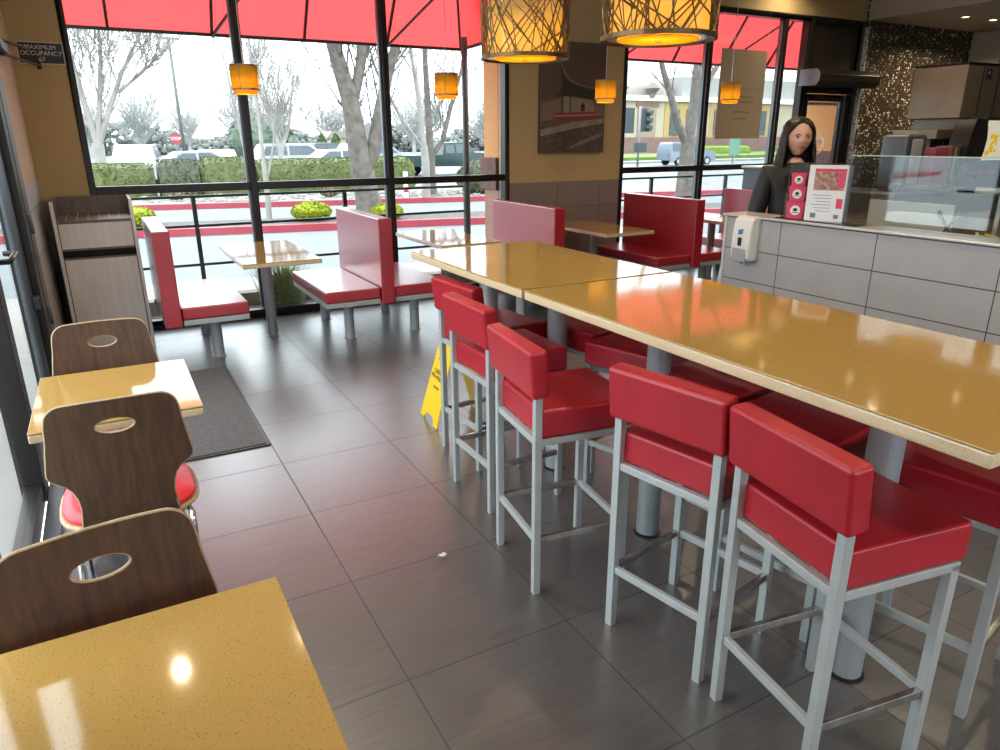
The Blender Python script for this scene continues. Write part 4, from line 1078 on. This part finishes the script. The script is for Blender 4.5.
hedge(2.95, 4.65, 26.0, 27.4, 1.12, g1, 'clipped green hedge right of the mottled shrub, left of the mullion', 900, 3)
hedge(4.8, 10.6, 26.0, 27.6, 1.03, g1, 'long clipped green hedge behind the big forked tree', 2600, 4)
lime = mat('lime_shrub', (.52, .62, .02), .9, var=.3, vscale=14)
for x, y, r, l in ((.42, 16.3, .45, 'lime green round bush by the trash cabinet, mostly hidden'), (3.93, 15.75, .43, 'lime green round bush above the white-lit booth table'), (5.45, 15.15, .36, 'lime green round bush behind the middle booth bench')):
    t = thing('lime_bush', l, 'bush', (x, y, -.01), 0, 'lime bushes in the kerb bed'); leaf_mass('foliage', [(0, 0, r*.45, r, r*.8, r*.48)], lime, 900, .035, t, int(x*7), 'ball')
# ornamental grass just outside the window
gt = thing('ornamental_grass', 'clump of long green grass outside under the white-lit booth table', 'grass clump', (1.47, 7.38, .02))
rn = random.Random(5); gb = MB()
for k in range(620):
    a = rn.uniform(0, 2*PI); r = rn.uniform(0, .14); L = rn.uniform(.22, .60); lean = rn.uniform(.05, .75)
    p = Vector((r*math.cos(a)*1.6, r*math.sin(a)*.5, 0)); d = Vector((math.cos(a), math.sin(a)*.22, 0)); side = Vector((-math.sin(a), math.cos(a), 0))*.0045
    m1 = p+d*lean*L*.35+Vector((0, 0, L*.6)); m2 = p+d*lean*L*.9+Vector((0, 0, L*(1-.35*lean)))
    gb.add([p-side, p+side, m1+side, m1-side, m2], [(0, 1, 2, 3), (3, 2, 4)])
gb.build('blades', mat('grass_blades', (.60, .85, .34), .8, var=.4, vscale=30), gt, fix=False)
for x, y, r, l, c in ((10.9, 21.2, .8, 'grey-green loose shrub beside the twin trunks', g2_), (2.0, 23.6, .28, 'small tan tuft in the gravel strip, left one', mat('dry_tuft', (.45, .40, .22), .9, var=.3)), (6.2, 22.3, .30, 'small tan tuft in the gravel strip, right one', None)):
    t = thing('shrub', l, 'shrub', (x, y, -.01)); leaf_mass('foliage', [(0, 0, r*.6, r, r*.8, r*.75)], c or bpy.data.materials['dry_tuft'], 500, .06, t, int(x*3), 'ball')
rk = random.Random(9)
stones = MB()
for k in range(260):
    x = rk.uniform(1, 14); y = 22.4-.24*x+rk.uniform(.3, 2.9); r = rk.uniform(.04, .14); stones.ball((x, y, 0), r, 6, 4, (1, 1, .6))
so = tag(stones.build('gravel_stones', mat('pale_stone', (.46, .44, .41), .9, var=.3, vscale=4)), 'pale stones scattered along the gravel strip behind the red kerb', 'stones', kind='stuff')

# ------------------------------------------------------------------ trees
bark = mat('grey_bark', (.29, .26, .225), .9, var=.35, vscale=7, bump=.6, bscale=22)
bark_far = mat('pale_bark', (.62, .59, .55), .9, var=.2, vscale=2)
def twigs(mb, p, d, L, r, depth, rn, spread=.45, up=.25, kids=4, mn=.004):
    p = Vector(p); d = Vector(d).normalized(); n = 4; pts = [p]; cur = d
    for i in range(n):
        cur = (cur+Vector((rn.uniform(-1, 1), rn.uniform(-1, 1), rn.uniform(-.5, 1)*1.0))*.10+Vector((0, 0, up*.12))).normalized(); pts.append(pts[-1]+cur*L/n)
    mb.tube(pts, [max(mn, r*(1-.75*i/n)) for i in range(n+1)], 5 if r > .02 else 3, cap=False)
    if depth > 0:
        for k in range(kids):
            i = rn.uniform(.8, n-.2); q = pts[int(i)].lerp(pts[min(n, int(i)+1)], i-int(i))
            s_ = Vector((rn.uniform(-1, 1), rn.uniform(-1, 1), rn.uniform(-.2, .8))).normalized()
            twigs(mb, q, (cur*(1-spread)+s_*spread), L*rn.uniform(.5, .75), r*.5, depth-1, rn, spread, up, kids, mn)
def limb_tree(name, label, base, limbs, m, seed, ntw, L, tw=.035, depth=2, start=.35, group=None, mn=.004):
    """limbs = list of (polyline, radii) in world space; first one is the trunk"""
    t = thing(name, label, 'tree', base, 0, group); B = Vector(base); rn = random.Random(seed)
    tr_ = MB(); pts, rad = limbs[0]; tr_.tube([Vector(p)-B for p in pts], rad, 12, cap=False)
    for pts, rad in limbs[1:]: tr_.tube([Vector(p)-B for p in pts], rad, 10, cap=False)
    tr_.build('trunk', m, t, smooth=True)
    br = MB()
    for pts, rad in limbs[1:] or limbs:
        pts = [Vector(p)-B for p in pts]; n = len(pts)-1
        for k in range(ntw):
            i = start*n+rn.random()*n*(1-start); i = min(i, n-.001); a, b = pts[int(i)], pts[int(i)+1]; q = a.lerp(b, i-int(i))
            dr_ = ((b-a).normalized()*.8+Vector((rn.uniform(-1, 1)*.8, rn.uniform(-1, 1)*.8, rn.uniform(.1, .7)))).normalized()
            twigs(br, q, dr_, L*rn.uniform(.6, 1.1), tw, depth, rn, mn=mn)
    br.build('branches', m, t, fix=False)
    return t
limb_tree('bare_tree', 'big bare tree with a leaning forked trunk behind the left windows', (5.37, 16.0, -.05),
    [([(5.37, 16, -.1), (5.30, 16, .46), (5.21, 16, 1.0)], [.36, .28, .27]),
     ([(5.21, 16, .9), (5.14, 16, 1.66), (5.05, 16, 2.49), (4.84, 16, 3.28), (4.65, 16, 4.1), (4.5, 16.1, 5.4)], [.25, .23, .20, .17, .14, .07]),
     ([(5.21, 16, .85), (5.50, 16, 1.40), (5.72, 16, 2.3), (5.95, 16, 3.03), (6.23, 16, 3.8), (6.6, 16, 5.2)], [.16, .17, .14, .12, .10, .05]),
     ([(5.06, 16, 2.3), (5.25, 16.05, 2.85), (5.45, 16.1, 3.5), (5.6, 16.1, 4.6)], [.12, .12, .10, .05])], bark, 21, 18, 2.3, .022, 2, .22, mn=.006)
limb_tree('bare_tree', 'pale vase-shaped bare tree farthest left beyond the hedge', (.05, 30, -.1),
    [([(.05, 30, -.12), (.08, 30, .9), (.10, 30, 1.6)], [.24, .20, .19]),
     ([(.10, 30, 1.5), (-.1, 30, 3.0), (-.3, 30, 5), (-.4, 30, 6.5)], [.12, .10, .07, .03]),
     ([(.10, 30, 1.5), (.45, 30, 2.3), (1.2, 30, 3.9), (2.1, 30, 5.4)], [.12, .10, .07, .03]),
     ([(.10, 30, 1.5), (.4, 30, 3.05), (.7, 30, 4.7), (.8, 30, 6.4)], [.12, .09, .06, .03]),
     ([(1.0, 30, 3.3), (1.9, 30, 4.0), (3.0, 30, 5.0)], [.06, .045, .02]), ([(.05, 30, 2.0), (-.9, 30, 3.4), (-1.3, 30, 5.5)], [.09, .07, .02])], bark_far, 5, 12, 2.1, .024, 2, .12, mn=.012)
limb_tree('bare_tree', 'slim tree with twin speckled trunks right of the dark mullion', (9.06, 21.0, -.05),
    [([(9.06, 21, -.1), (9.06, 21, .6), (9.06, 21, 1.25)], [.18, .15, .14]),
     ([(9.06, 21, 1.2), (9.04, 21, 2.5), (9.0, 21, 3.9), (9.0, 21, 6)], [.12, .10, .08, .04]),
     ([(9.06, 21, 1.1), (9.5, 21, 1.65), (9.8, 21, 2.6), (10.2, 21, 3.7), (10.5, 21, 5.5)], [.08, .08, .07, .05, .03])], bark, 8, 12, 1.7, .018, 2, .15, mn=.006)
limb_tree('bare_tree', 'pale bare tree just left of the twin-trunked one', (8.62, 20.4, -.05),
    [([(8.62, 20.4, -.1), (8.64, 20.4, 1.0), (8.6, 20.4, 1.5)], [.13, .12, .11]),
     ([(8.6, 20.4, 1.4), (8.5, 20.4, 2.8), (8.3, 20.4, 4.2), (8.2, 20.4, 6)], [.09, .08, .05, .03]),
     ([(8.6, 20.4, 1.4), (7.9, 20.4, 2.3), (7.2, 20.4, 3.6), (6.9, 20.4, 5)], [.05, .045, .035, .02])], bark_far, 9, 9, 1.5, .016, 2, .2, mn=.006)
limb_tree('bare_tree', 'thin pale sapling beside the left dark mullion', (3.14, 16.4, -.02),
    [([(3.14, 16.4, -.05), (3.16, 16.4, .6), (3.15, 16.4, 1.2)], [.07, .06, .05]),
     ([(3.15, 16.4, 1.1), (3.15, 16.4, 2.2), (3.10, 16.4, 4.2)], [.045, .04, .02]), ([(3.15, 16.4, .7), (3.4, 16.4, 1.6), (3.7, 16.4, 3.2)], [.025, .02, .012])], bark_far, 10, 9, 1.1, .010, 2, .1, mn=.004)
limb_tree('bare_tree', 'forked grey tree seen through the right window', (15.12, 16.2, -.1),
    [([(15.1, 16.2, -.12), (15.12, 16.2, .92), (15.12, 16.2, 1.56)], [.26, .22, .20]),
     ([(15.12, 16.2, 1.5), (15.24, 16.2, 2.43), (15.26, 16.2, 3.49), (15.4, 16.2, 5)], [.17, .15, .12, .06]),
     ([(15.12, 16.2, 1.45), (14.7, 16.2, 2.02), (14.41, 16.2, 2.68), (14.02, 16.2, 3.44), (13.6, 16.2, 4.6)], [.12, .12, .10, .08, .04]),
     ([(15.28, 16.2, 2.6), (15.84, 16.2, 3.38), (16.5, 16.2, 4.3)], [.09, .08, .04])], bark, 31, 5, 1.5, .022, 2, .5)
for i, (x, y, h, l) in enumerate(((6.9, 40.5, 5.8, 'tan bare tree far behind the car park, left of the mullion'), (7.1, 33, 4.6, 'small bare tree far behind the long hedge'))):
    limb_tree('bare_tree', l, (x, y, -.1), [([(x, y, -.12), (x, y, 1.2)], [.14, .12]), ([(x, y, 1.1), (x-.3, y, h*.6), (x-.5, y, h)], [.09, .06, .02]), ([(x, y, 1.1), (x+.5, y, h*.5), (x+.9, y, h)], [.09, .06, .02])], bark_far, 40+i, 16, 1.7, .018, 2, .05, mn=.010)
# distant woods: one copse copied along the horizon, haze put into its pale colour
far_m = mat('haze_toned_woods', (.80, .80, .76), 1.0, var=.2, vscale=.4)
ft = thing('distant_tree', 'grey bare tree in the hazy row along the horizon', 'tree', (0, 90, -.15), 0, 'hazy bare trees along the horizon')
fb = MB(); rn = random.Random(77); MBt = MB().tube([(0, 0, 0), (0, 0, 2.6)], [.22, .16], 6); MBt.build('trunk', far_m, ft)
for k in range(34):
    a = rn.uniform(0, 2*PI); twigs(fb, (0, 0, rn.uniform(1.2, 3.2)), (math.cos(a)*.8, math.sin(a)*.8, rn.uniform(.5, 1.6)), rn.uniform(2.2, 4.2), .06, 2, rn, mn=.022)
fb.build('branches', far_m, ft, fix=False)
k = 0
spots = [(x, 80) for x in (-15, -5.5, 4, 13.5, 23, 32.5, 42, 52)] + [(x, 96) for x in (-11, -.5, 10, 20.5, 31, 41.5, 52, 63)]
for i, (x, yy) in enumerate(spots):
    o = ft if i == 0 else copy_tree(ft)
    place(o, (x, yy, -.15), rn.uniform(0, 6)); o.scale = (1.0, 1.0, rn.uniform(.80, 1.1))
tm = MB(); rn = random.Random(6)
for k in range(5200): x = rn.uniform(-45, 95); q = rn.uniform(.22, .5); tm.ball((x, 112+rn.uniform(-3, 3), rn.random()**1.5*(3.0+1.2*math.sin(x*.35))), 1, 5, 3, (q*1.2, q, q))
tag(tm.build('distant_thicket', mat('hazy_thicket', (.36, .385, .35), 1, var=.25, vscale=.3)), 'low hazy grey-green thicket along the horizon behind the car park', 'thicket', kind='stuff')  # haze is mixed into the thicket's colour
cg = mat('conifer_green', (.12, .22, .05), .9, var=.4, vscale=4)
con = thing('conifer', 'conifer', 'conifer', (12.2, 45, -.15), 0, 'small conical conifers beyond the car park')
leaf_mass('foliage', [(0, 0, 1.0, .42, .42, 1.0), (0, 0, 1.35, .26, .26, .85)], cg, 500, .07, con, 3, 'ball')
for i, (x, l) in enumerate(((12.25, 'leftmost small conical conifer by the big tree trunk'), (13.12, 'middle small conical conifer by the big tree trunk'), (14.05, 'small conical conifer nearest the big tree trunk'))):
    o = con if i == 0 else copy_tree(con); place(o, (x, 45, -.15), i, l)
t = thing('evergreen_tree', 'round dark evergreen mass far left of the conical conifers', 'tree', (10.0, 52, -.15)); leaf_mass('foliage', [(0, 0, 1.9, 2.2, 1.5, 1.6), (1.4, 0, 1.3, 1.4, 1.2, 1.2)], mat('evergreen', (.20, .28, .18), .9, var=.3, vscale=2), 900, .16, t, 4, 'ball')
MB().tube([(0, 0, 0), (0, 0, 1)], .2, 8).build('trunk', far_m, t)

# ------------------------------------------------------------------ cars
def car(kind, col, loc, rz, label, scale=1., group=None):
    c = thing({'sedan': 'car', 'suv': 'car', 'pickup': 'pickup_truck', 'van': 'car'}[kind], label, {'pickup': 'pickup truck'}.get(kind, 'car'), loc, rz, group)
    paint = mat('paint_'+label.split()[0], col, .25, .1, .6)
    L, Wd = 4.5, 1.78
    prof = {'sedan': [(-2.22, .35), (-2.25, .75), (-2.05, .92), (-1.45, .98), (-.75, 1.40), (.45, 1.42), (1.15, 1.00), (2.0, .86), (2.25, .65), (2.22, .33)],
            'suv': [(-2.22, .38), (-2.25, .95), (-2.12, 1.10), (-1.75, 1.66), (.35, 1.68), (1.10, 1.14), (2.05, 1.02), (2.25, .80), (2.22, .38)],
            'van': [(-2.22, .38), (-2.25, 1.0), (-2.15, 1.62), (-1.9, 1.74), (.75, 1.74), (1.25, 1.12), (2.10, 1.00), (2.25, .80), (2.22, .38)],
            'pickup': [(-2.6, .50), (-2.62, 1.05), (-.80, 1.08), (-.65, 1.66), (.55, 1.68), (1.15, 1.16), (2.45, 1.08), (2.6, .82), (2.55, .45)]}[kind]
    b = MB(); n = len(prof); vs = []
    zc = 1.05
    for sgn in (-1, -.985, .985, 1):
        for x, z in prof:
            tuck = .16*max(0, (z-zc)/.6) if z > zc else 0
            vs.append((x*(1 if abs(sgn) < 1 else .985), sgn*(Wd/2-tuck), z))
    fs = [tuple(range(n)), tuple(range(3*n, 4*n))[::-1]]
    for k in range(3):
        for i in range(n): fs.append((k*n+i, k*n+(i+1) % n, (k+1)*n+(i+1) % n, (k+1)*n+i))
    b.add(vs, fs).build('body', paint, c, bevel=.03)
    gl = mat('car_glass', (.10, .14, .17), .1) if 'car_glass' not in bpy.data.materials else bpy.data.materials['car_glass']
    ty = bpy.data.materials['tyre'] if 'tyre' in bpy.data.materials else mat('tyre', (.02, .02, .02), .8)
    win = {'sedan': [(-1.25, .99), (-.72, 1.33), (.40, 1.35), (.98, 1.02)], 'suv': [(-1.95, 1.14), (-1.68, 1.56), (.30, 1.58), (.95, 1.16)], 'van': [(-2.0, 1.10), (-1.95, 1.60), (.70, 1.62), (1.08, 1.14)], 'pickup': [(-.60, 1.14), (-.55, 1.56), (.50, 1.58), (1.0, 1.18)]}[kind]
    for s_ in (-1, 1):
        cuts = [(win[0], win[1], .47), (None, None, None)]
        (xa, za), (xb, zb), (xc, zc2), (xd, zd) = win
        xm = (xb+xc)/2
        for poly in ([(xa, za), (xb, zb), (xm-.05, zb), (xm-.05, za)], [(xm+.05, za), (xm+.05, zc2), (xc, zc2), (xd, zd)]):
            MB().prism(poly, lambda u, v, tt, s_=s_: (u, s_*(Wd/2-.16*max(0, (v-1.05)/.6)+.004)+tt, v), -.006, .006).build('side_window', gl, c)
    ws_ = {'sedan': ((.48, 1.40), (1.12, 1.02)), 'suv': ((.40, 1.64), (1.06, 1.18)), 'van': ((.80, 1.70), (1.22, 1.16)), 'pickup': ((.60, 1.64), (1.12, 1.20))}[kind]
    (xa, za), (xb, zb) = ws_
    MB().add([(xa+.01, -.62, za), (xa+.01, .62, za), (xb+.02, .74, zb), (xb+.02, -.74, zb), (xa-.02, -.62, za), (xa-.02, .62, za), (xb-.02, .74, zb), (xb-.02, -.74, zb)], [(0, 1, 2, 3), (4, 7, 6, 5), (0, 4, 5, 1), (1, 5, 6, 2), (2, 6, 7, 3), (3, 7, 4, 0)]).build('windscreen', gl, c)
    xw = 1.65 if kind == 'pickup' else 1.38
    for x in (-xw, xw):
        for s_ in (-1, 1):
            MB().tube([(x, s_*(Wd/2-.2), .33), (x, s_*(Wd/2+.01), .33)], .33, 20).build('wheel', ty, c)
            MB().tube([(x, s_*(Wd/2+.01), .33), (x, s_*(Wd/2+.02), .33)], .19, 16).build('hubcap', M['chrome'], c.children[-1])
    for s_ in (-1, 1):
        MB().box(prof[-1][0]-.02, prof[-1][0]+.03, s_*.62-.15, s_*.62+.15, .66, .80).build('headlight', M['paper'], c)
        MB().box(prof[0][0]-.03, prof[0][0]+.02, s_*.66-.1, s_*.66+.1, .72, .88).build('taillight', redc, c)
    c.scale = (scale,)*3; return c
wh = (.86, .88, .90)
car('sedan', (.75, .80, .82), (-2.0, 34.5, -.15), .1, 'pale car at the far left edge of the window beyond the hedge')
car('suv', wh, (1.7, 37.6, -.15), 1.42, 'white car behind the leftmost hedge, roof higher than its neighbour')
car('sedan', wh, (3.7, 33.5, -.15), .12, 'white car seen over the gap between the left hedges')
car('sedan', (.80, .81, .82), (5.2, 38.7, -.15), 1.5, 'silver white car parked behind the mottled shrub')
car('suv', wh, (8.7, 36.5, -.15), .05, 'white car with windows in view left of the mullion')
car('pickup', (.14, .17, .21), (11.4, 42, -.15), .08, 'dark grey pickup left of the mullion beyond the hedge')
car('sedan', wh, (9.9, 33.6, -.15), .05, 'white car low behind the long hedge')
car('pickup', (.035, .085, .085), (16.6, 36.0, -.15), .05, 'dark teal pickup truck right of the big forked tree')
car('suv', (.10, .12, .14), (17.5, 31.5, -.15), 1.2, 'dark car behind the shrub beside the twin trunks')
car('suv', (.55, .66, .72), (13.4, 38.5, -.15), .05, 'pale blue car showing through the fork of the big tree')
car('van', (.30, .38, .48), (36.9, 39.6, -.15), -.06, 'blue grey van driving past outside the right window', .9)

# ------------------------------------------------------------------ street furniture and buildings
lp_ = thing('light_pole', 'tall thin car park light pole seen through the left window', 'light pole', (3.5, 36, -.15))
MB().tube([(0, 0, 0), (0, 0, 6.0)], [.09, .06], 10).build('pole', mat('pole_grey', (.20, .22, .22), .5), lp_, smooth=True)
MB().box(-.45, .45, -.12, .12, 5.97, 6.07).build('lamp_head', M['alu'], lp_, bevel=.02)
ss = thing('stop_sign', 'small red road sign beside the light pole', 'road sign', (2.77, 31, -.15)); ss.scale = (.9, .9, .95)
MB().tube([(0, 0, 0), (0, 0, 2.2)], .03, 8).build('pole', M['alu'], ss)
MB().prism([(.24*math.cos(PI/8+k*PI/4), .24*math.sin(PI/8+k*PI/4)) for k in range(8)], lambda u, v, tt: (u, tt-.05, v+2.0), -.01, .01).build('sign_plate', redc, ss)
text('lettering', 'STOP', .17, M['paper'], ss, (0, -.066, 2.0), (PI/2, 0, 0), .002)
rp = thing('bollard', 'red and white post in the gravel by the twin trunks', 'post', (8.05, 20.6, 0))
MB().tube([(0, 0, 0), (0, 0, .75)], .07, 10).build('post', M['paper'], rp); MB().tube([(0, 0, .45), (0, 0, .62)], .075, 10).tube([(0, 0, .15), (0, 0, .3)], .075, 10).build('red_band', redc, rp)
ts = thing('traffic_signal', 'traffic signal on a pole seen through the right window', 'traffic signal', (27.1, 33, -.15)); ts.scale = (.8, .8, .84)
dkt = mat('signal_dark', (.06, .09, .09), .6)
MB().tube([(0, 0, 0), (0, 0, 4.2)], .08, 10).build('pole', mat('signal_pole_grey', (.36, .36, .37), .5), ts, smooth=True)
MB().box(-1.45, -.5, -.02, .02, 2.5, 4.1).build('backplate', dkt, ts, bevel=.02)
MB().box(.25, .75, -.2, .2, 2.6, 4.1).build('signal_head', dkt, ts, bevel=.04)
for z in (2.85, 3.33, 3.82): MB().tube([(.5, -.2, z), (.62, -.55, z-.03)], .19, 12).build('hood', dkt, ts)
MB().box(-.3, .65, -.15, .15, 1.3, 1.9).build('pedestrian_head', dkt, ts, bevel=.03)
cream = mat('cream_stucco', (.80, .70, .50), .85, var=.05, vscale=1); yel = mat('yellow_stucco', (.82, .58, .22), .85, var=.05, vscale=1)
ter = mat('brown_stone_base', (.40, .24, .19), .85, var=.1, vscale=2); teal = mat('blue_grey_shutter', (.10, .16, .20), .6)
bd = thing('building', 'cream and yellow building with a round roof across the street', 'building', (58, 63, -.1))
MB().box(-13, 27, 0, 10, 0, 5.6).build('wall', cream, bd); w0 = bd.children[-1]
MB().box(-13.3, 27.3, -.4, 10.4, 5.6, 6.1).build('cornice', M['paper'], bd)
MB().box(-13.1, 27.1, -.12, -.0, 0, 1.9).build('stone_base', ter, bd)
for x in (-2.9, 3.8, 10.5): MB().box(x, x+3.2, -.06, 0, 1.9, 5.5).build('yellow_bay', yel, bd)
MB().box(-6.6, -4.1, -.10, 0, .4, 5.2).build('doorway', mat('beige_door', (.58, .44, .30), .8), bd)
MB().box(-6.9, -3.8, -.14, -.0, 5.0, 5.4).build('lintel', ter, bd)
for x in (-10.6, -2.1, .2, 4.4, 11.5): MB().box(x, x+1.3, -.16, -.05, 2.1, 4.8).build('shutter', teal, bd)
MB().lathe([(5.2, 0), (5.2, 1.3), (4.6, 1.5), (3.6, 2.5), (1.8, 3.3), (.1, 3.7)], 28, (-4.5, 5.2, 6.1)).build('round_roof', mat('pale_roof', (.66, .60, .52), .8, var=.06, vscale=.6), bd, smooth=True)
MB().box(-.4, 27, .2, 10, 6.1, 8.2).build('upper_roof', mat('grey_white_roof', (.62, .62, .60), .8), bd)
for x in (-9.4, -5.2): MB().lathe([(.3, 0), (.3, .4), (.75, .9), (.2, 1.5)], 12, (x, -.6, 5.9)).build('finial', mat('brown_finial', (.35, .28, .24), .8), bd)
b2 = thing('building', 'small cream house far behind the conifers', 'building', (21.5, 72, -.1))
b2.scale = (.6, .6, .75); MB().box(-2.2, 2.0, 0, 5, 0, 2.6).build('wall', cream, b2); MB().prism([(-2.5, 2.6), (2.3, 2.6), (1.2, 3.5), (-1.4, 3.5)], lambda u, v, tt: (u, tt, v), -.3, 5.3).build('roof', mat('tan_roof', (.5, .42, .34), .8), b2)
for x in (-1.4, .5): MB().box(x, x+.7, -.05, 0, .9, 2.0).build('window', teal, b2)
for x0, l in ((48, 'low bright green hedge strip across the street, left'), (62, 'low bright green hedge strip across the street, right')):
    hedge(x0, x0+9, 52, 53.5, .95, mat('street_hedge', (.30, .48, .05), .9, var=.2, vscale=3), l, 300, x0, 'low hedges across the street')
# the mint green sign post near the poster's lower edge
sgp = thing('green_sign', 'small mint green sign below the grey poster, outside', 'sign', (42.0, 40, -.15)); MB().box(-.5, .5, -.05, .05, .6, 2.2).build('sign_plate', mat('mint_sign', (.25, .55, .40), .6), sgp); MB().tube([(0, .06, 0), (0, .06, .7)], .06, 8).build('pole', M['alu'], sgp)

# ------------------------------------------------------------------ sky, camera, view
wld = bpy.data.worlds.new('overcast_sky'); bpy.context.scene.world = wld; wld.use_nodes = True
nt = wld.node_tree; bg = nt.nodes['Background']
tc = N(nt, 'ShaderNodeTexCoord'); sx = N(nt, 'ShaderNodeSeparateXYZ'); nt.links.new(tc.outputs['Generated'], sx.inputs[0])
r = N(nt, 'ShaderNodeValToRGB'); e = r.color_ramp.elements
e[0].position = 0; e[0].color = (.84, .92, 1.0, 1); e[1].position = 1; e[1].color = (.86, .94, 1.0, 1)
nt.links.new(sx.outputs[2], r.inputs[0]); nt.links.new(r.outputs[0], bg.inputs[0])
nt.links.new(math_(nt, 'MULTIPLY_ADD', math_(nt, 'MAXIMUM', sx.outputs[2], 0.), 4.5, 3.2), bg.inputs[1])

cam = bpy.data.cameras.new('camera'); co = bpy.data.objects.new('camera', cam); C.objects.link(co)
yw, pt, rl_ = .50025, .32389, .00559
fwd = Vector((math.sin(yw)*math.cos(pt), math.cos(yw)*math.cos(pt), -math.sin(pt)))
right = Vector((math.cos(yw), -math.sin(yw), 0)); down = fwd.cross(right)
r2 = right*math.cos(rl_)+down*math.sin(rl_); d2_ = -right*math.sin(rl_)+down*math.cos(rl_)
mw_ = Matrix.Identity(4)
for i in range(3): mw_[i][0] = r2[i]; mw_[i][1] = -d2_[i]; mw_[i][2] = -fwd[i]
mw_[0][3], mw_[1][3], mw_[2][3] = 0, 0, 1.655
co.matrix_world = mw_
cam.sensor_fit = 'HORIZONTAL'; cam.sensor_width = 36; cam.lens = 36*.7014; cam.clip_start = .05; cam.clip_end = 500
sc = bpy.context.scene; sc.camera = co
sc.view_settings.view_transform = 'Standard'; sc.view_settings.look = 'None'; sc.view_settings.gamma = 1; sc.view_settings.exposure = .22
sc.view_settings.use_curve_mapping = False
sc.cycles.max_bounces = 10; sc.cycles.transparent_max_bounces = 24; sc.cycles.use_denoising = True
sc.cycles.caustics_reflective = False; sc.cycles.caustics_refractive = False; sc.cycles.sample_clamp_indirect = 6
